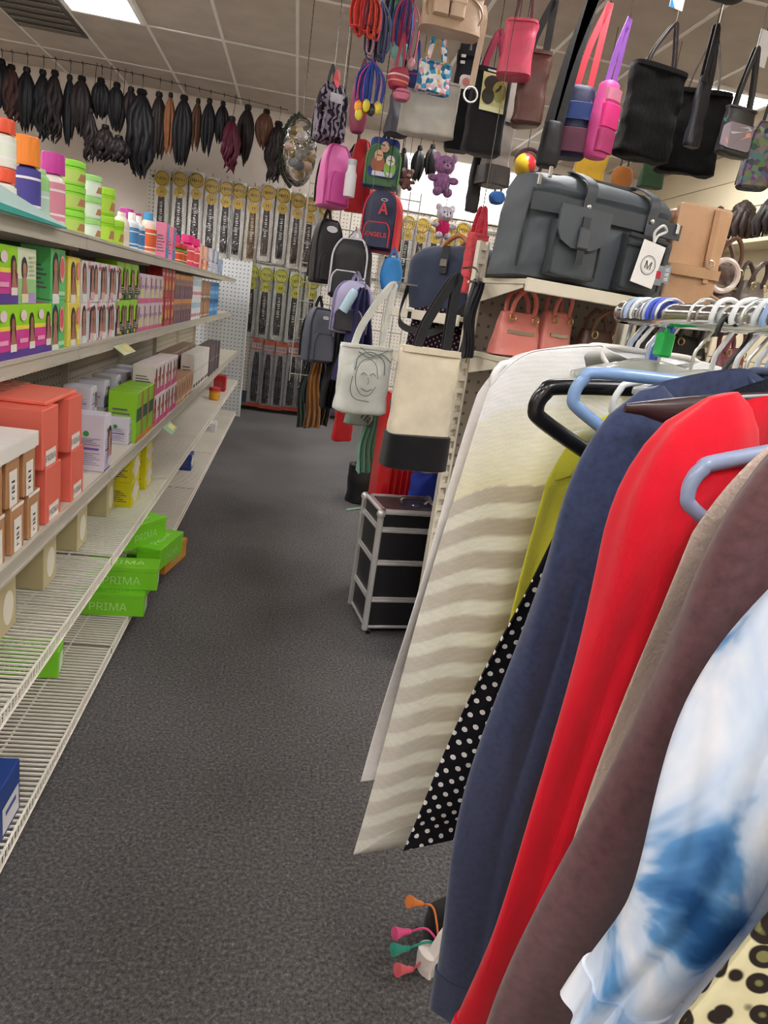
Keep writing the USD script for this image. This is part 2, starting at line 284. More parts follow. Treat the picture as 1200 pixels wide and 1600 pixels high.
for k in range(8): part(g, 'base_bracket', box(XB, X0-.03, YE-k*SEC-.012, YE-k*SEC+.012, 0, .05), 'paint', '#cfc9bd', False)
t = thing('pegboard_panel', 'pale grey pegboard end panel beyond the far end of the left shelving', 'panel', (-.78, 9.0, 0))
part(t, 'board', box(-.47, .21, -.01, .01, .0, 1.87, .002), 'pegboard', '#d3d8dc', False)
part(t, 'edge_post', box(.20, .225, -.016, .016, 0, 1.88, .003), 'paint', '#d8dadc', False)
# ------------------------------------------------------------------ goods on the left shelving
def lid_box(t, w, h, d, col, name='carton'):
    return part(t, name, box(-w/2, w/2, -d/2, d/2, 0, h, .0022), 'card', col, False)
def front(t, w, h, d, items, name='printed_front'): return prints(t, name, items, (0, -d/2, 0), (1, 0, 0), (0, 0, 1))
def side(t, w, h, d, items, name='printed_side'): return prints(t, name, items, (-w/2, 0, 0), (0, -1, 0), (0, 0, 1))
def girl(x, y, s, hair='#241c1b', skin='#a8745c', top='#efe9e2', long=True):
    r = [(ell(x, y+.02*s, .30*s, .42*s), hair)]
    if long: r.append((sg.Polygon([(x-.30*s, y+.1*s), (x+.30*s, y+.1*s), (x+.36*s, y-.85*s), (x+.08*s, y-.95*s), (x-.28*s, y-.8*s)]), hair))
    r += [(sg.Polygon([(x-.12*s, y-.2*s), (x+.12*s, y-.2*s), (x+.36*s, y-.95*s), (x-.3*s, y-.95*s)]), skin), (ell(x, y-.04*s, .19*s, .28*s), skin),
          (rect(x-.34*s, y-1.2*s, x+.36*s, y-.88*s), top), (ell(x-.07*s, y, .025*s, .015*s), '#2a1c18'), (ell(x+.07*s, y, .025*s, .015*s), '#2a1c18'), (ell(x, y-.17*s, .06*s, .02*s), '#8d3b40')]
    return r
def lines(x0, x1, y0, y1, n, col):
    return [(rect(x0, y0+(y1-y0)*(k+.2)/n, x1-(x1-x0)*(.25*((k*7) % 3)/2), y0+(y1-y0)*(k+.6)/n), col) for k in range(n)]
def kit(w, h, d, base, fn, sd=None):
    def go(t):
        lid_box(t, w, h, d, base); front(t, w, h, d, fn(w, h)); side(t, w, h, d, sd(d, h) if sd else lines(-d*.35, d*.35, h*.2, h*.7, 6, '#6b6470'))
    return go, w, h, d
def k_lime(w, h): return [(rect(-w/2, h*.62, w/2, h), '#9be01c'), (rect(-w/2, h*.52, w/2, h*.62), '#efe04a'), (rect(-w/2, h*.18, w/2, h*.54), '#d63f9a'), (rect(-w/2, 0, w/2, h*.18), '#5b3f97')]+girl(w*.28, h*.66, h*.42)+[(ell(-w*.2, h*.8, w*.16, h*.1), '#efd7e4'), (rect(-w*.42, h*.3, 0, h*.38), '#f3a9cf')]
def k_pale(w, h): return [(rect(-w/2, h*.45, w/2, h), '#e3edcd'), (rect(-w/2, 0, w/2, h*.45), '#9bd08d'), (rect(0, 0, w*.45, h*.2), '#b49ad0')]+girl(-w*.12, h*.62, h*.5, '#1d2a35', '#b98468', '#e9e6b8', False)+lines(w*.1, w*.4, h*.5, h*.9, 5, '#b7c79f')
def k_green(w, h): return girl(-w*.2, h*.66, h*.6, '#231d22', '#b07d66', '#e8ede8')+[(ell(w*.22, h*.62, w*.17, h*.27), '#f3b6a6'), (ell(w*.22, h*.64, w*.14, h*.2), '#e0596a'), (rect(-w*.05, h*.1, w*.4, h*.18), '#b7e8c0')]
def k_yellow(w, h): return girl(-w*.1, h*.66, h*.55, '#2c1f1c', '#a8735a', '#e9e4df')+[(ell(w*.28, h*.7, w*.15, h*.2), '#e98d84'), (rect(w*.15, h*.15, w*.42, h*.4), '#f5ea9c')]
def k_white(w, h): return [(rect(w*.02, 0, w*.25, h), '#d9a7b4'), (rect(-w*.05, h*.1, w*.22, h*.85), '#cfd5de')]+girl(-w*.3, h*.7, h*.55, '#3a2723', '#b37e69', '#d9e8e0')+girl(w*.38, h*.7, h*.5, '#2a2022', '#b37c6c', '#e8b3bd')+[(rect(-w*.03, h*.82, w*.2, h*.9), '#d0405f')]
def k_dark(w, h): return [(rect(-w/2, 0, w/2, h*.4), '#1f4a3c'), (rect(-w/2, 0, w/2, h*.06), '#163529'), (rect(w*.05, h*.04, w*.32, h*.14), '#e0b92e')]+girl(-w*.25, h*.62, h*.5, '#4b3423', '#a9805c', '#25503f')+girl(w*.4, h*.66, h*.45, '#553a26', '#a9805c', '#25503f')+lines(-w*.1, w*.3, h*.18, h*.36, 3, '#b8c6bd')
def k_lav(w, h): return [(rect(-w/2, 0, w/2, h*.16), '#d8568f'), (rect(-w*.1, h*.16, w*.35, h*.5), '#cbd87f'), (rect(-w*.4, h*.5, w*.4, h*.62), '#a283b5')]+girl(-w*.15, h*.74, h*.35, '#4c3540', '#c79a86', '#e7c3d2')
def k_red(w, h): return [(rect(-w/2, h*.2, w/2, h*.32), '#7d1f22'), (ell(0, h*.42, w*.3), '#d9973e'), (rect(-w*.3, h*.75, w*.3, h*.85), '#e8b0a8')]
def k_mix(w, h): return [(rect(-w/2, 0, w/2, h*.55), '#6c4a70'), (rect(-w/2, h*.82, w/2, h), '#d98e35'), (rect(-w*.35, h*.58, w*.35, h*.66), '#b78f9b')]+girl(0, h*.6, h*.4, '#3d2a30', '#a97765', '#8b5b66')
def k_aqua(w, h): return [(rect(-w*.4, h*.55, w*.4, h*.8), '#8fc0d8'), (rect(-w*.4, h*.15, w*.4, h*.3), '#c46e86')]
def k_brown(w, h): return [(rect(-w*.35, h*.3, w*.35, h*.85), '#b5835c'), (rect(-w*.3, h*.1, w*.3, h*.2), '#e7d8c8')]
def k_blue(w, h): return [(rect(-w/2, h*.75, w/2, h), '#1f5f9c'), (rect(-w*.3, h*.3, w*.3, h*.5), '#9fd2f0')]
def k_darkg(w, h): return [(ell(0, h*.6, w*.26), '#c2334c'), (rect(-w*.18, h*.58, w*.18, h*.66), '#e8a0a0'), (ell(-w*.4, h*.6, w*.14, h*.3), '#171a18')]
def k_purp(w, h): return [(rect(-w/2, 0, w/2, h*.045), '#6a4fa0'), (rect(-w*.4, h*.36, w*.3, h*.4), '#7a5ca8'), (ell(-w*.1, h*.72, w*.09), '#3f9a4a')]+girl(w*.28, h*.6, h*.42, '#2b2022', '#b2836e', '#d9d2e6')+lines(-w*.42, w*.1, h*.08, h*.34, 6, '#a69fc0')+lines(-w*.42, w*.1, h*.44, h*.62, 4, '#a69fc0')
def s_purp(d, h): return lines(-d*.38, d*.38, h*.1, h*.34, 7, '#9b93b4')+[(ell(0, h*.66, d*.08), '#3f9a4a'), (rect(-d*.35, h*.38, d*.35, h*.42), '#7a5ca8')]+lines(-d*.38, d*.38, h*.46, h*.6, 4, '#9b93b4')
def k_rose(w, h): return [(rect(-w*.5, 0, w*.5, h*.2), '#d14f86'), (rect(-w*.4, h*.45, w*.1, h*.6), '#d9636a')]+girl(w*.15, h*.7, h*.45, '#241a1c', '#a9705c', '#d94f7f')
def k_kraft(w, h): return [(rect(-w*.3, 0, w*.3, h*.72), '#efeae2'), (rect(-w/2, h*.93, w/2, h), '#f1eee9'), (scrawl(h*.42, h*.15, -w*.02, h*.33, 4, 90, 3), '#2b2523')]
def k_coral(w, h): return [(rect(-w*.3, h*.02, w*.34, h*.3), '#f0e7e0'), (word('PRIMA', h*.11, w*.02, h*.16), '#a39a94')]
def k_tan(w, h): return [(ell(w*.05, h*.35, w*.3, h*.25), '#ece7d6'), (rect(-w*.35, h*.78, w*.1, h*.83), '#a89b73')]
def k_yel(w, h): return [(rect(-w*.5, h*.42, w*.5, h*.62), '#eee9d8'), (ell(0, h*.52, w*.32), '#eee9d8')]
def k_beige(w, h): return [(ell(0, h*.55, w*.22, h*.3), '#8a5a48'), (rect(-w*.4, h*.1, w*.4, h*.18), '#efe0cc')]
def k_slim(w, h): return [(rect(-w*.4, h*.06, w*.4, h*.16), '#3a3a40'), (rect(-w*.3, h*.5, w*.3, h*.54), '#b8b4b0')]
def k_lime2(w, h): return [(rect(-w/2, h*.42, w/2, h*.68), '#1f5a4a'), (rect(-w/2, 0, w/2, h*.1), '#e0882a'), (ell(-w*.1, h*.26, w*.28, h*.14), '#8fd028'), (rect(w*.25, h*.1, w*.5, h), '#b5793a')]
KIND = dict(
    lime=kit(.145, .15, .09, '#d64f9d', k_lime), pale=kit(.15, .15, .09, '#bfdcae', k_pale), green=kit(.14, .158, .09, '#5cc873', k_green), yellow=kit(.135, .15, .09, '#ecdb5a', k_yellow),
    white=kit(.14, .148, .09, '#ebe3e4', k_white), dark=kit(.14, .158, .09, '#98d81f', k_dark), lav=kit(.13, .14, .10, '#d9c3d0', k_lav), red=kit(.10, .165, .09, '#b5302f', k_red), mix=kit(.10, .155, .09, '#a87a70', k_mix),
    aqua=kit(.10, .16, .09, '#e2e6ea', k_aqua), brown=kit(.10, .15, .09, '#8f6a52', k_brown), blue=kit(.10, .15, .09, '#3f8fd0', k_blue), darkgreen=kit(.2, .19, .09, '#2a6a35', k_darkg),
    purp=kit(.085, .21, .13, '#d9d3e2', k_purp, s_purp), purplow=kit(.085, .115, .11, '#d9d6e4', k_purp, s_purp), rose=kit(.10, .15, .10, '#e4d7d8', k_rose), kraft=kit(.082, .125, .30, '#b98a63', k_kraft), coral=kit(.13, .165, .36, '#e8705f', k_coral, lambda d, h: []),
    tan=kit(.13, .215, .13, '#c9bd93', k_tan, lambda d, h: []), yelbox=kit(.17, .12, .15, '#e3d91c', k_yel), beige=kit(.10, .14, .10, '#c79b76', k_beige), slim=kit(.12, .24, .09, '#e9e6e0', k_slim), plum=kit(.11, .24, .10, '#57444e', k_slim), taupe=kit(.16, .25, .10, '#a08878', k_beige),
    lime2=kit(.13, .22, .12, '#93cf2e', k_lime2), bluebox=kit(.16, .13, .12, '#2a4590', k_yel), whitebox=kit(.2, .09, .22, '#e6e4e6', lambda w, h: lines(-w*.4, w*.2, h*.25, h*.7, 3, '#7f90b0')), redbox=kit(.16, .16, .12, '#c6262b', k_slim))
def bottle_of(r, h, body, capc, cap=.25, lab=None, sh=.12, labels=(.12, .62), sq=False):
    def go(t):
        hb = h*(1-cap)
        prof = [(0, 0), (r*.92, 0), (r, h*.015), (r, hb-h*sh), (r*.86, hb-h*sh*.35), (r*.55, hb), (0, hb)]
        part(t, 'bottle_body', lathe(prof), 'plastic', body, 50)
        rc = r*(.97 if cap > .2 else .5)
        part(t, 'cap', lathe([(0, hb), (rc*.98, hb), (rc, hb+.002), (rc*.97, h-.004), (rc*.9, h), (0, h)]), 'plastic', capc, 40)
        if lab:
            part(t, 'label_band', lathe([(r*1.0, h*labels[0]), (r*1.012, h*labels[0]), (r*1.012, h*labels[1]), (r, h*labels[1])]), 'card', lab, 30)
            for z in (labels[0]+.06, labels[1]-.12): part(t, 'label_stripe', lathe([(r*1.013, h*z), (r*1.02, h*z), (r*1.02, h*(z+.03)), (r*1.013, h*(z+.03))]), 'card', '#efe9ee', 30)
    return go, 2*r, h, 2*r
def jar_of(r, h, body, lid, lab):
    def go(t):
        part(t, 'jar_body', lathe([(0, 0), (r*.94, 0), (r, h*.03), (r, h*.72), (r*.93, h*.76), (0, h*.76)]), 'plastic', body, 40)
        part(t, 'lid', lathe([(0, h*.75), (r*1.04, h*.75), (r*1.05, h*.77), (r*1.05, h*.97), (r*1.0, h), (0, h)]), 'plastic', lid, 40)
        part(t, 'label_band', lathe([(r, h*.10), (r*1.01, h*.10), (r*1.01, h*.62), (r, h*.62)]), 'card', lab, 30)
        m = lathe([(r*1.012, h*.2), (r*1.02, h*.2), (r*1.02, h*.5), (r*1.012, h*.5)]); part(t, 'label_picture', trimesh.Trimesh(m.vertices, [f for f in m.faces if abs(m.vertices[f][:, 0].mean()) < r*.6 and m.vertices[f][:, 1].mean() < 0], process=False), 'card', '#b5845e', 30)
    return go, 2*r, h, 2*r
KIND.update(b_redcap=bottle_of(.033, .115, '#e9e4df', '#e2553a', .3, '#dfe6da'), b_orange=bottle_of(.034, .225, '#3d3a8c', '#ef8a33', .34, '#4a4697'), b_palegreen=bottle_of(.02, .16, '#9bd58a', '#b9e2a6', .1, '#b8d8c8'), b_magenta=bottle_of(.036, .22, '#ece6e2', '#c53aa0', .27, '#df8fa6'),
    jar=jar_of(.048, .078, '#8fe03a', '#96e34c', '#b7d96a'), palejar=jar_of(.04, .075, '#cfe8cf', '#a6e08a', '#dfeee2'), tub=jar_of(.042, .105, '#96dc1f', '#a8e23c', '#b9e04a'), b_cream=bottle_of(.036, .15, '#f0e7d8', '#f4efe4', .12, '#e9ddd0', .3), b_whiteblue=bottle_of(.034, .17, '#dfe6ee', '#f3f2f0', .2, '#4a86c0'),
    b_peach=bottle_of(.045, .21, '#f0d3c2', '#4aa2dc', .18, '#e4683a', .3), boxblue=kit(.09, .20, .06, '#dc7f9e', lambda w, h: [(rect(-w*.5, 0, w*.5, h*.35), '#2f8fd0'), (rect(-w*.2, h*.6, w*.5, h*.95), '#35a0dc'), (rect(-w*.4, h*.4, w*.4, h*.58), '#a873b5')]), b_pink=bottle_of(.05, .21, '#ee3f8e', '#ef2f86', .25, '#ea5a5e', .2), b_green=bottle_of(.045, .13, '#4aa32c', '#c23b3b', .25, '#d0572e'),
    boxpeach=kit(.13, .19, .07, '#e8b9a4', lambda w, h: [(rect(-w*.5, 0, w*.5, h*.3), '#dc8a3a'), (ell(0, h*.35, w*.4, h*.1), '#c7285a')]), boxsilver=kit(.16, .2, .08, '#c9cfe0', lambda w, h: [(rect(-w*.5, h*.45, w*.5, h*.52), '#4b4a60'), (rect(w*.1, h*.55, w*.5, h), '#5a5660')]), boxbluegrey=kit(.18, .15, .08, '#8c9bb4', lambda w, h: [(rect(-w*.4, h*.3, w*.2, h*.7), '#b9c6da')]),
    can=jar_of(.05, .12, '#d98a22', '#c9302c', '#e3a52e'))
PROTO = {}
def put(kind, name, label, catg, x, y, z, group=None, rz=90, tilt=(0, 0)):
    if kind in PROTO and tilt == (0, 0): return dup(PROTO[kind], (x, y, z), rz, label, group, name=name)
    t = thing(name, label, catg, (x, y, z), rz, group, tilt); KIND[kind][0](t)
    PROTO.setdefault(kind, t); return t
_w = ['nearest', 'second', 'third', 'fourth', 'fifth', 'sixth', 'seventh', 'eighth', 'ninth', 'tenth', 'eleventh', 'twelfth']
ORD = {n: ['near one', 'far one'] if n == 2 else ['nearest', 'middle one', 'farthest'] if n == 3 else _w[:n-1]+['farthest'] for n in range(2, 13)}
def row(kind, name, label, catg, px0, px1, xf, z, layers=1, group=None, back=.012, n=None, gap=.004, jit=.006, seed=0, rows=1, rz=90):
    go, w, h, d = KIND[kind]; rnd = random.Random(hash_(kind)+seed+int(px0*10)); xc = xf-back-d/2
    y0, y1 = yfor(px0, xf-back, z), yfor(px1, xf-back, z); n = n or max(1, round((y1-y0)/(w+.002))); st = max((y1-y0)/n, w+.0015)
    out = []
    for l in range(layers):
        for r in range(rows):
            for k in range(n):
                lab = label+(f', {("lower", "upper")[l]} tier' if layers == 2 else '')+(f', {ORD[n][k]}' if 1 < n <= 12 else '')
                out.append(put(kind, name, lab, catg, xc-rnd.random()*jit-r*(d+.01), y0+st*(k+.5)+(rnd.random()-.5)*min(jit, max(st-w-.001, 0)), z+l*(h+.0005)+.0006, group, rz))
    return out
def hash_(s): return sum(ord(c)*(i+3) for i, c in enumerate(s))
# second shelf from the top: two tiers of hair kits
zz = Z3
ROWS3 = [('lime', -45, 78, 1, 0, 'lime and magenta hair relaxer kit box at the photo edge, bottom tier'), ('lime', -45, 20, 1, 1, 'lime and magenta hair relaxer kit box stacked on the bottom tier'),
    ('pale', 20, 62, 1, 1, 'pale green hair kit box with a standing figure, upper tier'), ('green', 77, 104, 2, 0, 'emerald green hair kit box with a pink oval badge'), ('yellow', 104, 127, 2, 0, 'yellow hair kit box with a long haired model'),
    ('white', 127, 180, 2, 0, 'white and pink hair kit box with two models'), ('dark', 180, 214, 2, 0, 'lime green hair kit box with a dark green lower band'), ('lav', 214, 250, 2, 0, 'lavender and pink hair kit box'),
    ('red', 250, 270, 2, 0, 'dark red hair colour box with a gold disc'), ('mix', 270, 298, 2, 0, 'brown and mauve hair colour box with an orange top band'), ('aqua', 298, 312, 2, 0, 'white hair kit box with pale blue print'), ('brown', 312, 326, 2, 0, 'brown hair colour box near the far end of the shelf'), ('blue', 326, 339, 2, 0, 'bright blue hair kit box at the far end of the shelf')]
for k, a, b, lay, lift, lb in ROWS3:
    h = KIND[k][2]; row(k, 'hair_kit_box', lb, 'box', a, b, X3, zz+(KIND['lime'][2]+.001 if lift else 0), lay, lb.split(' box')[0]+' boxes'+(' upper' if lift else ''), jit=.004)
put('darkgreen', 'hair_kit_box', 'tall dark green hair box with a round red badge standing behind others', 'box', X3-.19, yfor(58, X3-.14, zz+.1), zz+.001+.13)
single('riser_tray', box(X3-.25, X3-.13, yfor(58, X3-.14, zz+.1)-.12, yfor(58, X3-.14, zz+.1)+.12, zz, zz+.13, .003), 'card', '#8a8478', 'grey cardboard riser under the dark green round badged box', 'tray')
# third shelf: weave boxes, dye boxes, cartons
lb = 'kraft carton with white label and dark upright lettering'
def rowk(px0, px1, z, n, back, lbl, grp, kind='kraft', nm='carton'): return row(kind, nm, lbl, 'box', px0, px1, X2, z, 1, grp, back=back, n=n, jit=.002)
rowk(-18, 66, Z2, 3, .012, lb+', lower tier', 'kraft cartons lower tier'); rowk(-22, 58, Z2+.126, 3, .014, lb+', upper tier', 'kraft cartons upper tier')
ya, yb = yfor(-22, X2-.012, Z2+.25), yfor(56, X2-.012, Z2+.25)
t = thing('carton_cover', 'torn white cardboard lid lying on top of the kraft carton stack', 'lid', (X2-.17, (ya+yb)/2, Z2+.272)); w = yb-ya
part(t, 'lid_top', box(-.16, .165, -w/2, w/2, .012, .018), 'card', '#efece8', False); part(t, 'lid_edge', cat(box(.155, .165, -w/2, w/2, -.02, .012), box(-.16, .155, -w/2, -w/2+.006, -.0, .012)), 'card', '#e9e5e0', False)
row('coral', 'weave_box', 'coral pink weave box, bottom of the stack', 'box', 62, 136, X2, Z2, 1, 'coral weave boxes lower tier', n=2, jit=.0)
row('coral', 'weave_box', 'coral pink weave box, top of the stack', 'box', 56, 134, X2, Z2+.166, 1, 'coral weave boxes upper tier', n=2, jit=.0)
yc = yfor(95, X2-.03, Z2+.33)
t = thing('weave_box', 'coral pink weave box lid lying flat on the stack with white lettering upside down', 'box', (X2-.2, yc, Z2+.3325), 90)
part(t, 'lid', box(-.14, .14, -.175, .17, 0, .012, .003), 'card', '#ef7a68', False); part(t, 'raised_flap', box(-.14, .14, .162, .17, .012, .034), 'card', '#e0604f', False)
prints(t, 'lettering', [(word('PRIMA', .07, 0, 0, True, 180), '#f3c3b6')], (0, 0, .012), (1, 0, 0), (0, 1, 0))
row('purp', 'hair_dye_box', 'tall white and purple hair dye box on the third shelf', 'box', 150, 182, X2, Z2, 1, 'tall purple dye boxes', n=1, jit=.0)
row('purplow', 'hair_dye_box', 'low white hair dye box with purple print beside the tall ones', 'box', 196, 228, X2, Z2, 1, 'low purple dye boxes', n=2, back=.03)
row('purplow', 'hair_dye_box', 'white and purple hair dye box on the grey tray', 'box', 136, 222, X2, Z2+.13, 1, 'purple dye boxes on the grey tray', back=.16, n=5)
y0, y1 = yfor(126, X2-.16, Z2), yfor(226, X2-.16, Z2)
single('riser_tray', box(X2-.33, X2-.15, y0, y1, Z2, Z2+.13, .003), 'card', '#cfc9c4', 'grey cardboard tray raising the back row of dye boxes', 'tray')
row('lime2', 'hair_dye_box', 'lime green hair dye box with a teal band on the third shelf', 'box', 212, 238, X2, Z2, 1, 'lime and teal dye boxes', n=3)
row('rose', 'hair_dye_box', 'white and rose hair dye box with a dark haired model', 'box', 238, 274, X2, Z2, 2, 'white and rose dye boxes')
row('beige', 'hair_dye_box', 'light brown hair dye box on the third shelf', 'box', 274, 300, X2, Z2, 1, 'light brown dye boxes')
row('taupe', 'hair_dye_box', 'tall taupe hair dye box standing behind the light brown ones', 'box', 266, 302, X2, Z2, 1, 'taupe dye boxes', back=.13)
row('slim', 'hair_dye_box', 'slim tall white box toward the far end of the third shelf', 'box', 302, 324, X2, Z2, 1, 'slim white boxes')
row('plum', 'hair_dye_box', 'tall dark plum box at the far end of the third shelf', 'box', 326, 341, X2, Z2, 1, 'plum boxes')
# wire shelf below: tan cartons, yellow boxes
for k, (px, lbl) in enumerate([(12, 'tan carton with a white round sticker on the upper wire shelf, nearest the camera'), (78, 'tan carton on the upper wire shelf, second from the camera'), (128, 'tan carton on the upper wire shelf, third from the camera'), (172, 'tan carton on the upper wire shelf, beside the yellow boxes')]):
    put('tan', 'carton', lbl, 'box', X1-.20, yfor(px, X1-.135, Z1), Z1+.003)
for l in range(2):
    for k, px in enumerate((212, 233)): put('yelbox', 'carton', f'bright yellow box with a white cross shaped tape, {("lower", "upper")[l]} {("near", "far")[k]} one of four', 'box', X1-.14, yfor(px, X1-.065, Z1+.1), Z1+.003+l*.1206)
put('redbox', 'carton', 'red box at the far end of the upper wire shelf', 'box', X1-.1, yfor(352, X1-.04, Z1), Z1+.003); put('can', 'jar', 'orange tin with a red lid beside the red box on the wire shelf', 'jar', X1-.08, yfor(341, X1-.04, Z1), Z1+.003)
put('whitebox', 'carton', 'white box on the bottom wire shelf at the far end', 'box', X0-.2, yfor(336, X0-.1, Z0), Z0+.003); put('bluebox', 'carton', 'small blue box on the bottom wire shelf before the white one', 'box', X0-.16, yfor(300, X0-.1, Z0), Z0+.003)
t = thing('carton', 'blue box with a large white label on the bottom shelf at the left photo edge', 'box', (X0-.075, yfor(18, X0, Z0+.1), Z0+.003), 90)
lid_box(t, .2, .16, .12, '#25458f'); front(t, .2, .16, .12, [(rect(-.02, .01, .09, .09), '#e6e2e6'), (rect(.0, .055, .07, .07), '#3a57a0')], 'label')
# green weave boxes spilling off the bottom shelf
def prima(loc, rz, label, lgt=.30, w=.115, h=.105, col='#7fd32c', tilt=(0, 0)):
    t = thing('weave_box', label, 'box', loc, rz, None, tilt); lid_box(t, lgt, h, w, col, 'carton_body')
    part(t, 'lid', box(-lgt/2-.002, lgt/2+.002, -w/2-.002, w/2+.002, h*.80, h+.002, .002), 'card', col, False)
    prints(t, 'lettering_top', [(word('PRIMA', w*.36, 0, 0, False), '#cdeea6')], (0, 0, h+.002), (1, 0, 0), (0, 1, 0))
    prints(t, 'lettering_front', [(word('PRIMA', h*.34, 0, h*.42, False), '#b9e88f')], (0, -w/2-.002, 0), (1, 0, 0), (0, 0, 1))
    prints(t, 'end_label', [(rect(-w*.35, h*.1, w*.35, h*.7), '#d8ead0')], (lgt/2+.0005, 0, 0), (0, 1, 0), (0, 0, 1)); return t
def gat(px, py, z): q = PZ(px, py, z); return q[0], q[1], z
GZ = [Z0+.003+k*.1085 for k in range(4)]
for k, (px, py, z, rz, lbl) in enumerate([(172, 975, GZ[0], 4, 'bright green weave box at the bottom front of the spilling stack'), (215, 945, GZ[0], 84, 'bright green weave box standing crosswise at the bottom right of the stack'), (232, 905, GZ[0], 80, 'bright green weave box crosswise behind the bottom ones'),
        (192, 935, GZ[1], 6, 'bright green weave box in the second layer with pale lettering in front'), (250, 895, GZ[1]*.999, 78, 'bright green weave box second layer, right side of the stack'), (212, 868, GZ[2], 62, 'topmost bright green weave box lying askew on the stack')]):
    prima(gat(px, py-22, z), rz, lbl)
prima(gat(258, 880, GZ[0]), 78, 'orange weave box behind the green stack on the bottom shelf', col='#e0963a')
prima((X0-.28, yfor(88, X0-.14, Z0), GZ[0]), 8, 'bright green weave box glimpsed under the upper wire shelf')
# top shelf
T = [('b_redcap', 4, 0, 'white bottle with an orange red cap at the left photo edge, lower of two'), ('b_redcap', 4, 1, 'white bottle with an orange red cap balanced on another bottle'), ('b_orange', 43, 0, 'purple bottle with a large orange cap on the top shelf'), ('b_palegreen', 66, 0, 'slim pale green bottle between the purple and the magenta capped bottles'),
     ('b_magenta', 82, 0, 'white bottle with a magenta cap and pink label on the top shelf')]
for k, px, l, lbl in T: put(k, 'bottle', lbl, 'bottle', X4-.06, yfor(px, X4-.06, Z4), Z4+.0008+l*.1155, rz=90)
for px, n, kd, lb in ((108, 3, 'jar', 'bright green lidded jar'), (139, 3, 'palejar', 'pale green lidded jar'), (160, 2, 'tub', 'lime green tub')):
    for l in range(n): put(kd, 'jar', f'{lb}, {("bottom", "middle", "top")[l] if n == 3 else ("lower", "upper")[l]} of its stack on the top shelf', 'jar', X4-.075, yfor(px, X4-.075, Z4), Z4+.0008+l*(KIND[kd][2]+.0004))
for px, kd, nm, cg, lb in ((176, 'tub', 'jar', 'jar', 'single lime green tub right of the stacked tubs'), (188, 'b_cream', 'bottle', 'bottle', 'cream bottle on the top shelf beside the lime tubs'), (204, 'b_whiteblue', 'bottle', 'bottle', 'white bottle with a blue label on the top shelf'), (214, 'b_whiteblue', 'bottle', 'bottle', 'second white bottle with a blue label, next to the peach bottle'), (229, 'b_peach', 'bottle', 'bottle', 'peach bottle with a blue cap and orange band'),
        (252, 'boxblue', 'hair_kit_box', 'box', 'pink box with bright blue blocks on the top shelf'), (263, 'boxblue', 'hair_kit_box', 'box', 'second pink and blue box, farther one of the pair'), (275, 'b_green', 'bottle', 'bottle', 'short green bottle with red cap on the top shelf'), (281, 'b_green', 'bottle', 'bottle', 'short green bottle before the hot pink bottle'), (291, 'b_pink', 'bottle', 'bottle', 'hot pink bottle, near one of two'), (300, 'b_pink', 'bottle', 'bottle', 'hot pink bottle, far one of two'),
        (308, 'boxpeach', 'hair_kit_box', 'box', 'peach and orange box on the top shelf'), (316, 'boxpeach', 'hair_kit_box', 'box', 'peach and orange box before the silver boxes'), (324, 'boxsilver', 'hair_kit_box', 'box', 'silver blue box near the end of the top shelf'), (331, 'boxsilver', 'hair_kit_box', 'box', 'second silver blue box near the end of the top shelf'), (339, 'boxbluegrey', 'hair_kit_box', 'box', 'blue grey box, last on the top shelf')):
    put(kd, nm, lb, cg, X4-.07-.0, yfor(px, X4-.07, Z4), Z4+.0008)
for px, kd, lb in ((196, 'b_magenta', 'white bottle with a magenta cap standing in the back row'), (208, 'b_magenta', 'white bottle with a magenta cap, back row, right of another'), (222, 'b_pink', 'hot pink bottle in the back row behind the peach bottle'), (152, 'b_palegreen', 'slim pale green bottle standing behind the jars'), (268, 'b_pink', 'hot pink bottle in the back row behind the green bottles')):
    put(kd, 'bottle', lb, 'bottle', X4-.2, yfor(px, X4-.2, Z4), Z4+.0008)
for px, kd, lb in ((302, 'boxbluegrey', 'blue grey box in the back row of the top shelf'), (322, 'boxsilver', 'silver blue box in the back row of the top shelf')): put(kd, 'hair_kit_box', lb, 'box', X4-.2, yfor(px, X4-.2, Z4), Z4+.0008)
ya, yb = yfor(-70, X4, Z4), yfor(88, X4, Z4)
t = thing('display_tray', 'teal and white cardboard tray standing on the near end of the top shelf', 'tray', (X4+.012, (ya+yb)/2, Z4)); w = yb-ya
part(t, 'teal_base', loft([[(-.001, -w/2, .001), (.018, -w/2, .001), (.018, w/2, .001), (-.001, w/2, .001)], [(-.001, -w/2, .02), (.018, -w/2, .02), (.018, w/2, .006), (-.001, w/2, .006)]]), 'card', '#2fa7a0', False)
part(t, 'white_front', loft([[(.0, -w/2, .02), (.014, -w/2, .02), (.014, w/2, .006), (.0, w/2, .006)], [(.0, -w/2, .075), (.008, -w/2, .075), (.008, w/2, .012), (.0, w/2, .012)]]), 'card', '#bfdedd', False)
for nm, px, xf, z, col, lb in (('price_flag', 185, X3, Z3, '#c9cfa8', 'pale paper price flag sticking out of the second shelf edge'), ('price_flag', 258, X2, Z2, '#8fb48a', 'green and yellow price flag on the third shelf edge')):
    y = yfor(px, xf, z); t = thing(nm, lb, 'price flag', (xf+.006, y, z-.03), 0, None, (0, 35))
    part(t, 'card', box(0, .055, -.11, .11, 0, .004), 'card', col, False); part(t, 'printed_stripe', box(.01, .045, -.02, .08, .004, .005), 'card', '#e3d884', False)
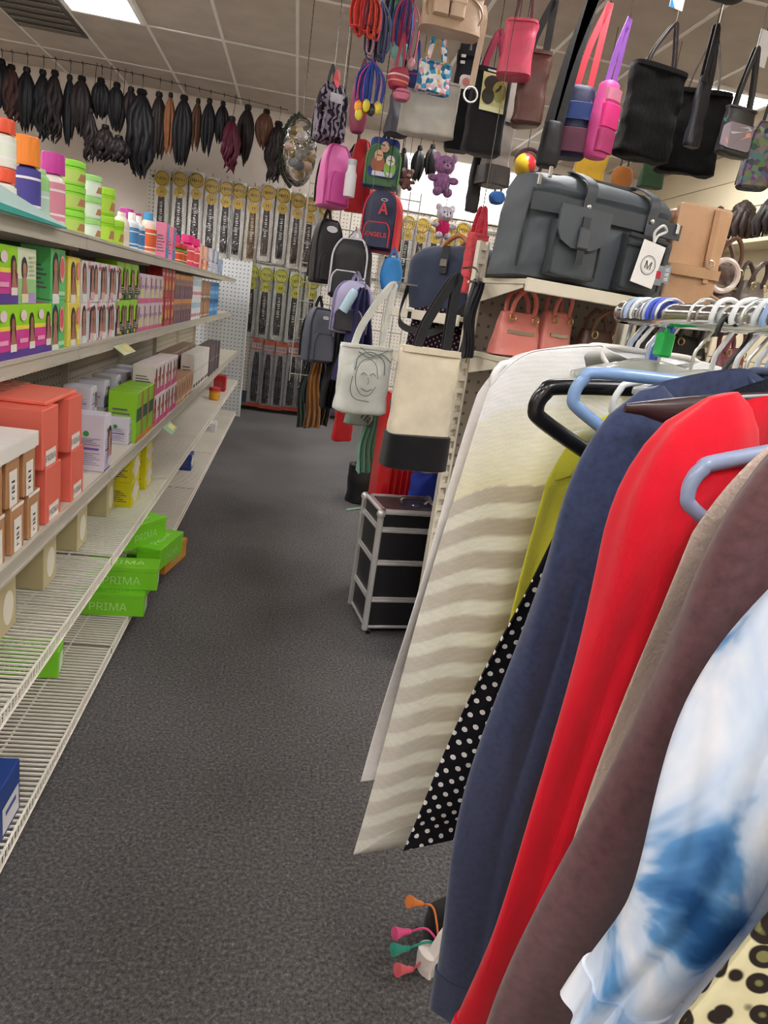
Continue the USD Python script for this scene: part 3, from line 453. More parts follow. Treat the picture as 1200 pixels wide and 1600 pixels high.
# ------------------------------------------------------------------ back wall: hair packs on pegboard, hanging hair
YB = 9.62
t = thing('pegboard_wall', 'cream pegboard wall carrying the rows of long hair packs', 'panel', (0, 0, 0))
pl, prr = P(232, 258, YB+.06), P(775, 330, YB+.06)
nb = 6
for k in range(nb): x0 = pl[0]+(prr[0]+.9-pl[0])*k/nb; part(t, 'board', box(x0+.003, pl[0]+(prr[0]+.9-pl[0])*(k+1)/nb-.003, YB+.05, YB+.07, .25, 2.8, .002), 'pegboard', '#dcd6cb', False)
for z in (1.0, 1.9, 2.7): part(t, 'hook_rail', box(pl[0]+.05, prr[0]+.85, YB+.03, YB+.05, z, z+.03, .002), 'metal', '#8a8a88', False)
part(t, 'kick_board', box(pl[0]+.05, prr[0]+.85, YB+.02, YB+.07, .1, .25, .002), 'paint', '#3d4660', False)
def hair_pack(kind):
    hc, back, bad = {'black': ('#2a2427', '#f6f4f0', '#e3c12a'), 'brown': ('#4a3426', '#efece4', '#e0bd2a'), 'tan': ('#7d5a34', '#e6dfc9', '#e2bf30'), 'green': ('#262324', '#cfd6d2', '#d9dc3a'), 'orange': ('#26252c', '#b9bdc8', '#e05a34')}[kind]
    def go(t):
        w, h = .185, .92
        part(t, 'pouch', mv(soft(w, h, .03, p=5, n=24, m=10, wr=.006, seed=len(kind), freq=14), (0, .012, -h)), 'plastic', back)
        hl = []
        for k in range(6):
            x = (k-2.5)*.015; hl.append(tube([(x*(.6+.5*math.sin(s*3+k)*.2+.3*s), -.018-.006*math.cos(k*2.1), -.2-s*(h-.26)) for s in np.linspace(0, 1, 9)], [.005, .011, .013, .013, .013, .013, .012, .01, .004], 6))
        part(t, 'hair_bundle', cat(*hl), 'hair', hc)
        if kind == 'orange':
            part(t, 'header_card', box(-.08, .08, -.012, -.008, -.17, -.01, .001), 'card', bad, False); prints(t, 'header_print', [(rect(-.07, -.15, .07, -.08), '#d9d3d6'), (scrawl(.11, .04, 0, -.115, 5, 0, 4), '#7a2a3a')], (0, -.0125, 0), (1, 0, 0), (0, 0, 1))
            part(t, 'bottom_card', box(-.085, .085, -.03, -.026, -h+.0, -h+.05, .001), 'card', '#d9482f', False)
        else:
            for nm, z, r in (('badge', -.11, .092), ('badge', -.26, .064)): part(t, nm, rot(mv(lathe([(0, 0), (r, 0), (r, .004), (0, .004)], 24), (0, 0, 0)), 90, (1, 0, 0), (0, 0, 0)).apply_translation((0, -.03-(z < -.2)*.004, z)), 'card', bad, 30)
            prints(t, 'badge_print', [(ell(0, -.11, .08).difference(ell(0, -.11, .074)), '#6a5a14'), (scrawl(.12, .036, 0, -.11, 5, 0, 5), '#5a4d18'), (scrawl(.05, .034, 0, -.26, 2, 0, 6), '#6a5a14')], (0, -.0385, 0), (1, 0, 0), (0, 0, 1))
            prints(t, 'text_strip', [(rect(-.022, -.66, .022, -.34), '#2b292c' if kind != 'tan' else '#8d6a3c'), (scrawl(.26, .03, 0, -.50, 10, 90, 7), '#e9e6e2')], (0, -.036, 0), (1, 0, 0), (0, 0, 1))
        part(t, 'clear_film', mv(soft(w*.98, h*.99, .034, p=4, n=20, m=10, wr=.006, seed=3+len(kind), freq=11), (0, -.028, -h)), 'film')
        part(t, 'hang_hook', tube([(0, .04, .01), (0, -.05, .012), (0, -.06, .03)], .004, 5), 'metal', '#9a9a98')
    return go
PK = {}
def pack(kind, px, py, label, name='hair_pack'):
    q = P(px, py, YB)
    if kind in PK: return dup(PK[kind], q, 0, label, None)
    t = thing(name, label, 'hair pack', q); hair_pack(kind)(t); PK[kind] = t; return t
o = ['first', 'second', 'third', 'fourth', 'fifth', 'sixth', 'seventh', 'eighth', 'ninth', 'tenth', 'eleventh', 'twelfth', 'thirteenth']
for k, (px, py, kd) in enumerate([(255, 264, 'black'), (283, 266, 'black'), (309, 268, 'black'), (333, 277, 'black'), (356, 281, 'black'), (375, 284, 'black'), (399, 291, 'tan'), (421, 287, 'brown'), (445, 292, 'black'), (468, 300, 'brown'), (488, 306, 'brown'), (511, 312, 'brown')]):
    pack(kd, px, py, f'long {kd if kd != "tan" else "light brown"} braiding hair pack with yellow badges, {o[k]} from left in the upper row')
for k, (px, py, kd) in enumerate([(617, 326, 'brown'), (640, 335, 'brown'), (662, 339, 'brown'), (684, 340, 'black'), (705, 348, 'tan'), (725, 346, 'brown'), (745, 350, 'brown')]):
    pack(kd, px, py, f'long {kd if kd != "tan" else "light brown"} hair pack with yellow badges above the navy duffel, {o[k]} from left')
for k, (px, py) in enumerate([(396, 411), (418, 416), (441, 418), (465, 426), (490, 428)]): pack('green', px, py, f'dark hair pack with lime yellow badges, {o[k]} from left in the middle row')
for k, (px, py) in enumerate([(404, 526), (422, 530), (441, 533), (461, 534), (478, 536)]): pack('orange', px, py, f'hair pack with an orange header card, {o[k]} from left in the bottom row')
def pony(t, L, w, col, wave, seed, n=13):
    r = random.Random(seed); locks = []
    for k in range(n):
        a = 2*math.pi*k/n+r.random(); rr = w*.5*(.35+.65*r.random()); l = L*(.8+.2*r.random()); ph = r.random()*6
        S = np.linspace(0, 1, 11); q = np.sin(np.clip(S*1.7, 0, 1)*math.pi/2)*(1-.45*S**2)
        p = np.stack([np.cos(a)*rr*q+wave*.02*np.sin(S*14+ph)*S, np.sin(a)*rr*.6*q+wave*.012*np.cos(S*14+ph)*S, -.03-l*S], 1)
        locks.append(tube(p, w*np.array([.06, .14, .18, .19, .19, .18, .17, .15, .12, .08, .02]), 6))
    part(t, 'hair', cat(*locks), 'hair', col, 60)
    part(t, 'tie_band', lathe([(0, -.05), (w*.16, -.05), (w*.2, -.03), (w*.16, 0), (0, 0)], 10), 'hair', '#141214')
YH = 8.75
wl = [P(-60, 68, YH), P(60, 88, YH), P(160, 104, YH), P(300, 136, YH), P(450, 172, YH)]
single('hanging_wire', tube(cr(wl, 6), .004, 5), 'metal', '#6e6860', 'thin wire strung below the ceiling holding the row of hanging hair', 'wire')
wire_at = lambda px: np.array([np.interp(px, [-60, 60, 160, 300, 450], [q[i] for q in wl]) for i in range(3)])
HR = [(2, 92, 168, 28, 'k', 0), (18, 101, 192, 26, 'r', 1), (42, 105, 205, 25, 'k', 0), (67, 109, 220, 24, 'k', 1), (86, 110, 222, 26, 'd', 1), (109, 117, 226, 20, 'k', 0), (128, 119, 212, 28, 'd', 0), (142, 170, 252, 18, 'd', 1), (158, 122, 184, 26, 'k', 0), (183, 129, 202, 25, 'k', 0), (205, 136, 196, 22, 'd', 0), (165, 195, 250, 26, 'd', 1), (186, 212, 252, 30, 'd', 1), (222, 140, 276, 36, 'k', 1), (249, 144, 248, 24, 'd', 0), (267, 145, 240, 16, 'b', 0), (288, 149, 256, 28, 'k', 0), (310, 154, 240, 16, 'o', 0), (328, 154, 244, 19, 'k', 0), (349, 158, 222, 18, 'k', 0), (363, 182, 268, 24, 'w', 1), (388, 164, 258, 24, 'd', 0), (417, 171, 232, 24, 'n', 0), (436, 190, 284, 28, 'd', 1)]
HC = dict(k=('#16161a', 'black'), d=('#231c1d', 'brown black'), r=('#3c2523', 'reddish brown'), b=('#7d4f33', 'light brown'), o=('#4a2f22', 'two tone brown'), w=('#4a1427', 'burgundy'), n=('#55382a', 'chestnut brown'))
cnt = {}
for k, (px, y0, y1, wpx, c, wv) in enumerate(HR):
    dd = YH-.0-(.18 if y0 > 165 and px < 400 else 0); a, b = P(px, y0, dd), P(px, y1, dd); s = mpp(a); nm = HC[c][1]
    t = thing('hair_extension', f'{nm} {"wavy" if wv else "straight"} hair extension hung from the wire, {"near the left photo edge" if k < 1 else ("%s from left" % (o+["fourteenth", "fifteenth", "sixteenth", "seventeenth", "eighteenth", "nineteenth", "twentieth", "last but three", "last but two", "last but one", "last"])[k])}', 'hair extension', a)
    pony(t, a[2]-b[2], wpx*s*1.18, HC[c][0], wv*1.4, k+11, 15 if wpx > 23 else 11)
    wz = wire_at(px); part(t, 'hook_wire', tube(cr([(0, 0, -.02), (.01, (wz[1]-a[1])*.5, (wz[2]-a[2])*.55), (0, wz[1]-a[1], wz[2]-a[2]+.02), (.015, wz[1]-a[1]+.01, wz[2]-a[2]-.015)], 4), .003, 4), 'metal', '#57514b')
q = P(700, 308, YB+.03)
t = thing('white_display_board', 'added glowing white panel standing in for the bright back wall', 'board', (q[0], q[1], 2.86))
part(t, 'casing', box(-.62, 1.1, -.03, .06, -.05, .62, .004), 'paint', '#e9e6de', False); part(t, 'lit_face', box(-.60, 1.08, -.034, -.031, -.03, .60), 'lit_panel', smooth=False)  # assumed panel, its emission imitates the overexposed wall above the packs
# small hair and toys hanging in front of the added glowing panel
for k, (px, y0, y1) in enumerate([(632, 232, 290), (657, 228, 282), (677, 226, 275)]):
    a, b = P(px, y0, 8.2), P(px, y1, 8.2); t = thing('hair_extension', f'short black hair bundle hanging before the added white panel, {("left", "middle", "right")[k]} of three', 'hair extension', a)
    pony(t, a[2]-b[2], .15, '#1c1a1c', 0, 90+k); part(t, 'hook_wire', tube([(0, 0, -.02), (0, 0, CZ-a[2])], .003, 4), 'metal', '#57514b')
# right wall: shelf of hair dressed heads
s0, s1 = P(1140, 362, 6.6), P(1215, 338, 5.6)
t = thing('wall_shelf', 'cream wall shelf on the right wall under the row of dark wigs', 'shelf', (0, 0, 0)); zs = s0[2]
part(t, 'board', box(RX1-.35, RX1, 4.4, 9.4, zs-.04, zs, .004), 'paint', '#d8cfae', False)
for y in (4.6, 6.2, 7.8, 9.2): part(t, 'bracket', box(RX1-.3, RX1, y-.01, y+.01, zs-.2, zs-.04), 'paint', '#bdb59a', False)
ZS = zs
def head(x, y, z, col, s, label):
    t = thing('wig', label, 'wig', (x, y, z)); r = random.Random(s)
    part(t, 'stand', lathe([(0, 0), (.07, 0), (.065, .015), (.035, .04), (.04, .12), (0, .12)], 16), 'plastic', '#cbbfae')
    m = trimesh.creation.icosphere(3, 1.0); v = m.vertices; n = meshkit.fbm(v*3+s, 3, s)-.5
    m.vertices = v*np.array([.12, .13, .17])*(1+n[:, None]*.5)+[0, 0, .25]; part(t, 'hair_cap', m, 'hair', col, True)
    part(t, 'hair_locks', cat(*[tube([(.09*math.cos(a), .1*math.sin(a), .3), (.13*math.cos(a), .13*math.sin(a), .16), (.12*math.cos(a+.2), .12*math.sin(a+.2), .02+.04*r.random())], [.03, .045, .015], 6) for a in np.linspace(0, 6, 12)]), 'hair', col, True)
for k in range(9): head(RX1-.18, 4.75+k*.5, ZS+.001, ['#241d1d', '#2d211d', '#4a3024', '#1c191b'][k % 4], k+3, f'dark wig on the right wall shelf, {o[k]} from the camera')
# ------------------------------------------------------------------ bags
def hb(x0, y0, x1, y1, dep):
    c = P((x0+x1)/2, (y0+y1)/2, dep); s = mpp(c); a, b = proj(c-[0, 0, .05]), proj(c+[0, 0, .05])
    k = abs((b[0]-a[0])/(b[1]-a[1])); h = (y1-y0)*.1/abs(b[1]-a[1])*.99; w = max((x1-x0)-.5*k*(y1-y0), 8)*s
    return np.array([c[0], c[1], c[2]-h/2]), w, h
def conform(items, w, h, d, dp=None, wp=None, p=3., lift=.006):
    m, k = plane(items, (0, 0, 0), (1, 0, 0), (0, 0, 1), .0009); off = m.vertices[:, 1].copy()
    V, K = m.vertices, k
    t = np.clip(V[:, 2]/h, 0, 1); ww = w/2*np.array([wp(q) for q in t]) if wp else w/2; dd = d/2*np.array([dp(q) for q in t]) if dp else d/2
    V[:, 1] = -dd*np.maximum(1-np.minimum(np.abs(V[:, 0]/ww), 1)**p, 0)**(1/p)-lift+off
    return m, k
def wire_up(t, loc, top, name='hanging_wire', x=0):
    part(t, name, tube([(x, 0, top-.01), (x, 0, CZ-loc[2])], .0022, 4), 'metal', '#55504a')
def loop(t, w, z0, z1, col, mat='nylon', sw=.022, y=0, gap=None, name='strap', dx=0):
    """A carrying strap rising from both sides of a bag to the point it hangs from."""
    g_ = w*.5 if gap is None else gap
    p = cr([(-g_, y, z0-.03), (-g_*.8+dx*.2, y, z0+(z1-z0)*.3), (-g_*.3+dx*.7, y, z0+(z1-z0)*.8), (dx, y, z1), (g_*.3+dx*.7, y, z0+(z1-z0)*.8), (g_*.8+dx*.2, y, z0+(z1-z0)*.3), (g_, y, z0-.03)], 5)
    return part(t, name, strap(p, sw, .004, (0, 1, 0)) if sw < .012 else strap(p, .004, sw, (0, 1, 0)), mat, col)
def tote(t, w, h, d, mat, col, top=.2, scol=None, sw=.024, art=None, bottom=None, wr=.012, seed=1, puff=.75, p=4., smat=None, label=None, gap=None, dx=0):
    dp = lambda q: 1-puff*q**1.2; wp = lambda q: 1-.05*math.sin(q*3)
    part(t, 'body', soft(w, h, d, wp, dp, p, 44, 26, wr, seed), mat, col)
    if bottom: part(t, 'bottom_panel', soft(w*1.05, h*.3, d*1.05+wr*2, lambda q: 1-.02*q, lambda q: dp(q*.3), p, 44, 8, wr*.3, seed+1), mat, bottom)
    for y in (-.012, .012): loop(t, w, h, h+top, scol or col, smat or mat, sw, y, gap or w*.26, 'strap', dx)
    part(t, 'hem', mv(soft(w*.97, h*.05, d*(1-puff)*1.35, None, None, p, 30, 3), (0, 0, h*.955)), mat, col)
    if art: m, k = conform(art, w, h, d, dp, wp, p, wr*.8+.003); part(t, 'printed_picture', m, 'card', k, smooth=False)
def backpack(t, w, h, d, mat, col, trim='#222', pcol=None, art=None, wr=.008, seed=2, handle=.06, straps='#222222', pocket=.42, pmat=None, art_on_pocket=None, side_col=None, straps_front=False):
    wp = lambda q: 1 if q < .62 else math.sqrt(max(1-((q-.62)/.42)**2, .05)); dp = lambda q: 1-.25*q if q < .7 else (1-.25*q)*math.sqrt(max(1-((q-.7)/.36)**2, .05))
    part(t, 'body', soft(w, h, d, wp, dp, 3.6, 44, 28, wr, seed), mat, side_col or col)
    if side_col: part(t, 'front_panel', mv(soft(w*.9, h*.96, d*.3, wp, dp, 4, 40, 24, wr*.4, seed), (0, -d*.40, h*.02)), mat, col)
    T = np.linspace(.03, .97, 22); yb = -d*.5 if not side_col else -d*.5
    arch = [(-w*.465*wp(q), yb*dp(q)*.88-(.1*d if side_col else 0), h*q) for q in T]; arch += [(-x, y, z) for x, y, z in arch[::-1]]
    part(t, 'piping', tube(arch, .006, 6), mat, trim)
    if pocket:
        pk = soft(w*.8, h*pocket, d*.4, lambda q: 1 if q < .6 else math.sqrt(max(1-((q-.6)/.5)**2, .1)), lambda q: 1-.3*q, 4, 36, 14, wr*.6, seed+5)
        pp = part(t, 'front_pocket', mv(pk, (0, -d*.52, h*.05)), pmat or mat, pcol or col)
        ar = [(-w*.36*(1 if q < .6 else math.sqrt(max(1-((q-.6)/.5)**2, .1))), -d*.52-d*.17*(1-.3*q), h*.05+h*pocket*q) for q in np.linspace(.05, .97, 16)]
        part(pp, 'zip', tube(ar+[(-x, y, z) for x, y, z in ar[::-1]], .005, 5), mat, trim)
    loop(t, w, h*.97, h+handle, straps, 'nylon', .018, d*.2, w*.13, 'top_handle')
    yy = -d*.56 if straps_front else d*.5
    for s in (-1, 1): part(t, 'shoulder_strap', strap(cr([(s*w*.15, yy*.6, h*.92), (s*w*.3, yy*1.15, h*.7), (s*w*.36, yy*1.2, h*.35), (s*w*.42, yy*.8, h*.08)], 6), w*.16, .01, (1, 0, 0)), 'nylon', straps)
    if art: m, k = conform(art, w, h, d, dp, wp, 3.6, d*.09+.012); part(t, 'printed_picture', m, 'card', k, smooth=False)
    if art_on_pocket: m, k = conform(art_on_pocket, w*.8, h*pocket, d*.4, lambda q: 1-.3*q, None, 4, .006); m.apply_translation((0, -d*.52, h*.05)); part(t, 'emblem', m, 'card', k, smooth=False)
def sling(t, w, h, d, mat, col, scol, top, sw=.035, art=None, trim=None, seed=3, dx=0, panels=()):
    wp = lambda q: .62+.38*math.sin(math.pi*min(q*.62+.28, 1)) ; dp = lambda q: .55+.45*math.sin(math.pi*min(q*.7+.2, 1))
    part(t, 'body', soft(w, h, d, wp, dp, 2.6, 40, 24, .008, seed), mat, col)
    for q0, q1, c in panels: part(t, 'colour_panel', mv(soft(w*wp((q0+q1)/2)*.9, h*(q1-q0), d*.4, None, None, 3.4, 32, 8, .004, seed+1), (0, -d*.38*dp((q0+q1)/2), h*q0)), mat, c)
    if trim: part(t, 'piping', tube([(math.sin(a)*w*.42, -d*.40*(1-.3*abs(math.cos(a))), h*.5-math.cos(a)*h*.42) for a in np.linspace(0, 6.28, 28)], .006, 5), mat, trim)
    for s in (-1, 1): part(t, 'strap', strap(cr([(s*w*.2, 0, h*.9), (s*w*.14+dx*.4, 0, h+top*.5), (dx, 0, h+top)], 6), sw, .005, (1, 0, 0)), 'nylon', scol)
def B(name, label, catg, bx, dep, fn, rz=0, wire=None, group=None, **k):
    loc, w, h = hb(*bx, dep); d = k.pop('d', w*.35); up_ = max(d*(loc[2]+h/2-H)/dep*.8, 0); loc = loc+[0, 0, up_]; h = max(h-up_, h*.6); t = thing(name, label, catg, loc, rz, group)
    ty = k.pop('top_at', None)                                    # picture height the strap hangs from
    if ty is not None: k['top'] = max((bx[1]-ty)*mpp(loc)*1.0, .05)
    fn(t, w, h, d, **k)
    if wire == 'grid':
        z_ = h+(k.get('top') or k.get('handle', .06)); L_ = max(4.85-loc[1], .05); a_ = math.radians(rz)
        part(t, 'hook_arm', tube([(0, 0, z_+.012), (0, 0, z_-.008), (L_*.3*math.sin(a_), L_*.3*math.cos(a_), z_-.004), (L_*math.sin(a_), L_*math.cos(a_), z_)], .004, 5), 'metal', '#8a8a88')
    elif wire is not False: wire_up(t, loc, h+(k.get('top') or k.get('handle', .06)), x=k.get('dx', 0))
    return t, loc, w, h
# --- row hanging from the ceiling, right of centre
B('tote_bag', 'large black faux fur tote with thin looped handles hanging from the ceiling', 'bag', (955, 108, 1072, 262), 4.2, tote, 12, mat='fur', col='#0d0c0c', d=.13, top_at=46, scol='#2a2526', smat='leather', sw=.014, wr=.02, seed=4, puff=.3, dx=.04)
B('tote_bag', 'second black faux fur tote hanging right of the leather strap bag', 'bag', (1028, 145, 1135, 283), 4.45, tote, -14, mat='fur', col='#0b0a0a', d=.13, top_at=66, scol='#33282a', smat='leather', sw=.010, wr=.02, seed=5, puff=.3)
B('handbag', 'flat black leather bag with wide looped straps between the two fur totes', 'bag', (1070, 122, 1112, 236), 4.1, tote, 20, mat='leather', col='#26262b', d=.06, top_at=55, scol='#1d1c20', sw=.03, seed=6, dx=-.02)
B('crossbody_bag', 'small dark bag with teal piping and a feathery print flap', 'bag', (1116, 170, 1182, 250), 4.0, tote, 10, mat='leather', col='#2c2a2c', d=.08, top_at=88, scol='#201e20', sw=.02, seed=7, puff=.4, art=[(rrect(-.10, .02, .08, .15, .03), '#8a7d86'), (sg.Polygon([(-.08, .04), (.07, .10), (.06, .12), (-.09, .07)]), '#d99a84'), (sg.Polygon([(-.06, .09), (.07, .13), (.04, .145), (-.08, .11)]), '#b8bcc0'), (rect(-.11, .15, .10, .165), '#2f8f8c')])
B('sling_backpack', 'pink and magenta sling backpack hanging by a purple strap', 'backpack', (914, 130, 966, 258), 4.1, sling, 25, mat='nylon', col='#d9539a', scol='#8d56b0', d=.13, top_at=40, dx=.05, panels=((.06, .36, '#b83a76'), (.38, .70, '#f0388f'), (.74, .9, '#dd8aa8')))
B('sling_backpack', 'navy sling backpack with red piping hanging by a red strap', 'backpack', (866, 138, 930, 260), 4.2, sling, -15, mat='nylon', col='#262b4a', scol='#cf3a49', d=.16, top_at=24, dx=.06, trim='#b03a48', panels=((.05, .4, '#5a2740'), (.5, .75, '#1f3a78')))
B('crossbody_bag', 'black crossbody bag with a very long wide black strap', 'bag', (838, 190, 880, 268), 4.1, sling, 0, mat='nylon', col='#1d1d21', scol='#17171a', d=.1, top_at=16, dx=.09, sw=.06)
B('handbag', 'brown gathered leather bag hanging by black straps', 'bag', (800, 84, 858, 210), 4.0, tote, -12, mat='leather', col='#5c3a33', d=.15, top_at=14, scol='#1c1a1c', sw=.035, seed=8, wr=.018, puff=.45, dx=.04)
B('handbag', 'glossy pink leather bag hanging near the top of the photo', 'bag', (778, 36, 838, 136), 3.9, tote, -18, mat='leather', col='#d4536f', d=.14, top_at=-40, scol='#5a3040', sw=.012, seed=9, wr=.012, puff=.35)
B('tote_bag', 'black tote printed with a pale picture and carried by burgundy straps', 'bag', (722, 112, 797, 252), 4.1, tote, 8, mat='cloth', col='#202024', d=.12, top_at=60, scol='#8c2f48', sw=.03, seed=10, puff=.4, art=[(rect(-.07, .2, .07, .38), '#c9c98f'), (ell(-.01, .33, .05, .04), '#26241c'), (ell(.03, .30, .04, .05), '#8e8f4f'), (ell(-.03, .27, .035, .04), '#2b2a20'), (rect(-.07, .2, .07, .225), '#dcdcae'), (rect(-.05, .385, .07, .395), '#c9ccd0')])
B('tote_bag', 'plain black tote with a white badge left of the printed one', 'bag', (696, 84, 748, 246), 4.25, tote, -10, mat='cloth', col='#232328', d=.1, top_at=30, scol='#1c1c20', sw=.05, seed=11, puff=.4, art=[(rrect(-.035, .30, .035, .37, .02), '#e9e2e0'), (ell(0, .335, .02), '#d98a84'), (rect(-.045, .42, -.02, .435), '#d5d5d8'), (rect(-.045, .45, -.02, .465), '#d5d5d8')])
B('handbag', 'soft grey taupe bag with a dark base behind the black tote', 'bag', (748, 188, 802, 300), 4.5, tote, 15, mat='leather', col='#7a7068', d=.16, top_at=60, scol='#8a8278', sw=.05, seed=12, bottom='#3b3432', puff=.5)
t, loc, w, h = B('handbag', 'shiny beige handbag with two flap pockets at the top edge of the photo', 'bag', (652, -10, 756, 70), 3.9, tote, 4, mat='leather', col='#b89f88', d=.14, top_at=-70, scol='#a98f78', sw=.03, seed=13, puff=.35, wr=.004)
for s in (-1, 1):
    pk = part(t, 'flap_pocket', mv(soft(w*.24, h*.42, .05, p=4, n=28, m=8, wr=.003, seed=3), (s*w*.13-.03, -.075, h*.28)), 'leather', '#c4ab94'); part(pk, 'flap', mv(box(-w*.125, w*.125, -.012, .0, -h*.12, .0, .004), (s*w*.13-.03, -.09, h*.72)), 'leather', '#cdb49c')
part(t, 'piping', tube([(math.sin(a)*w*.47*min(1, 1.25-abs(math.sin(2*a))*.2), -.05, h*.5-math.cos(a)*h*.46) for a in np.linspace(0, 6.28, 30)], .006, 6), 'leather', '#a88d74')
part(t, 'side_strap', strap(cr([(w*.5, 0, h*.9), (w*.53, -.03, h*.4), (w*.5, -.03, -.12), (w*.49, -.03, -.2)], 5), .03, .005), 'leather', '#b9a18a'); part(t, 'ring', tube([(w*.49+.035*math.cos(a), -.03, -.24+.035*math.sin(a)) for a in np.linspace(0, 6.28, 18, endpoint=False)], .006, 6, True), 'metal', '#cfcfca')
B('crossbody_bag', 'small crocheted bag in blue, white and pink yarn', 'bag', (648, 99, 706, 152), 4.0, tote, 5, mat='crochet', col='#7fb0cc', d=.07, top_at=40, scol='#7ab4d0', sw=.02, seed=14, puff=.3, wr=.006)
B('tote_bag', 'big pale grey canvas tote with tan straps under the crocheted bag', 'bag', (620, 128, 718, 222), 4.15, tote, -8, mat='cloth', col='#b9b7b0', d=.12, top_at=66, scol='#b59a6a', sw=.035, seed=15, puff=.5, wr=.014, art=None)
B('handbag', 'slate grey slouchy bag hanging left of the pale canvas tote', 'bag', (602, 152, 642, 218), 4.4, tote, 20, mat='nylon', col='#45434e', d=.1, top_at=100, scol='#232226', sw=.03, seed=16)
def bundle(name, label, catg, px, y0, y1, dep, cols, w, seed, tassel=None):
    a, b = P(px, y0, dep), P(px, y1, dep); t = thing(name, label, catg, a); r = random.Random(seed); L = a[2]-b[2]
    for k, c in enumerate(cols+cols[::-1]):
        x = (r.random()-.5)*w; y = (r.random()-.5)*.05; l = L*(.75+.25*r.random()); s = .3+.5*r.random()
        part(t, 'lanyard', strap(cr([(0, y*.3, .0), (x-.012, y, -l*.35), (x-.014, y, -l*.9), (x, y-.01, -l), (x+.014, y, -l*.9), (x+.012, y+.01, -l*.35), (0, y*.3, .0)], 5), .022, .004, (s, 1, 0)), 'cloth', c)
        if tassel: part(t, 'charm', mv(trimesh.creation.icosphere(2, 1.0).apply_scale((.02, .012, .03)), (x, y-.012, -l-.02)), 'plastic', tassel[k % len(tassel)])
    part(t, 'hanging_wire', tube([(0, 0, -.01), (0, 0, CZ-a[2])], .0025, 4), 'metal', '#55504a')
    return t
bundle('lanyard_bundle', 'bundle of red and orange lanyards at the top of the photo', 'lanyards', 578, -14, 62, 3.9, ['#c8342f', '#d8572c', '#b82a32', '#cf4a5a', '#d33a30', '#c02b2b', '#7a2f4a', '#cc3b33'], .12, 5)
bundle('lanyard_bundle', 'bundle of dark blue and grey lanyards beside the red ones', 'lanyards', 598, 0, 100, 4.0, ['#2c2f4a', '#4a4f5a', '#26262e', '#5a5f86', '#c09ab0', '#34508a'], .09, 6)
bundle('lanyard_bundle', 'bundle of blue and pink lanyards with little charms', 'lanyards', 640, -10, 100, 4.05, ['#2f4fa8', '#c03f78', '#3a66b8', '#7a3f86', '#2f4fa8', '#b84a6a'], .11, 7, ['#7fb7b5', '#d9a8b0'])
bundle('lanyard_bundle', 'hanging cluster of yellow and orange charms on blue cords', 'lanyards', 584, 96, 178, 4.0, ['#2e4ea6', '#c8489a', '#2e4ea6', '#3b3f66', '#2e4ea6'], .11, 8, ['#f0a02c', '#d8cc3c', '#2a2a30', '#c9622c'])
bundle('lanyard_bundle', 'lime green and black strap cluster behind the beige handbag', 'lanyards', 630, -30, 60, 4.3, ['#6cbf3a', '#2a2a2e', '#6cbf3a', '#39557a'], .12, 9)
def pouch(t, w, h, d, mat, col, top, scol='#333', seed=1, bands=(), sw=.014):
    part(t, 'body', soft(w, h, d, lambda q: math.sin(math.pi*(.12+.76*q))**.5, None, 2.4, 32, 18, .006, seed), mat, col)
    for q, c in bands: part(t, 'trim_band', mv(soft(w*math.sin(math.pi*(.12+.76*q))**.5*1.02, h*.09, d*1.03, None, None, 2.4, 32, 4), (0, 0, h*(q-.04))), mat, c)
    loop(t, w, h*.95, h+top, scol, 'nylon', sw, 0, w*.2)
B('coin_purse', 'round burgundy purse with striped trim in the colourful cluster', 'purse', (604, 108, 640, 146), 3.95, pouch, 20, mat='nylon', col='#a5344e', d=.09, top_at=60, scol='#b03a58', seed=3, bands=((.3, '#d88a6a'), (.6, '#e0c3b8')))
B('coin_purse', 'navy and magenta purse right of the burgundy round one', 'purse', (630, 112, 662, 142), 4.1, pouch, -10, mat='nylon', col='#2a3f86', d=.08, top_at=70, scol='#3556a4', seed=4, bands=((.7, '#c03a70'),))
B('coin_purse', 'dusty pink and burgundy purse at the bottom of the cluster', 'purse', (612, 140, 642, 164), 3.95, pouch, 0, mat='nylon', col='#c06c86', d=.08, top_at=100, scol='#7a4a58', seed=5, bands=((.65, '#7a2f48'),))
B('garment_bag', 'long burgundy tapered bag hanging left of the toy charms', 'bag', (544, 120, 580, 214), 4.5, pouch, 10, mat='nylon', col='#8e3a56', d=.1, top_at=96, scol='#5a2c3c', seed=6)
B('backpack', 'dark zigzag patterned backpack hanging from the ceiling by its handle', 'backpack', (490, 130, 540, 232), 4.7, backpack, 18, mat='zigzag', col='#3a363f', trim='#1f1d22', d=.16, handle=.1, pocket=.45, art=[(ell(.0, .33, .02, .05), '#c9525c'), (rect(-.04, .2, .03, .25), '#b9b7bd')])
t, loc, w, h = B('backpack', 'bright pink backpack with a silver water bottle in front', 'backpack', (496, 226, 546, 332), 4.6, backpack, 20, mat='nylon', col='#dd6fb2', trim='#c34c9a', d=.17, handle=.1, pocket=.5, pcol='#cf4f9f')
bt = part(t, 'bottle_holder', mv(lathe([(0, 0), (.032, 0), (.034, .01), (.034, .12), (.026, .14), (.024, .17), (0, .17)]), (.03, -.19, h*.16)), 'plastic', '#d3d3d8', label='silver water bottle'); part(bt, 'bottle_cap', mv(lathe([(.024, 0), (.027, 0), (.027, .03), (0, .03)]), (.03, -.19, h*.16+.17)), 'plastic', '#b9b9c0')
B('backpack', 'red backpack seen edge on beside the pink one', 'backpack', (548, 218, 572, 338), 4.8, backpack, 60, mat='nylon', col='#c8272c', trim='#7a1a20', d=.15, handle=.08)
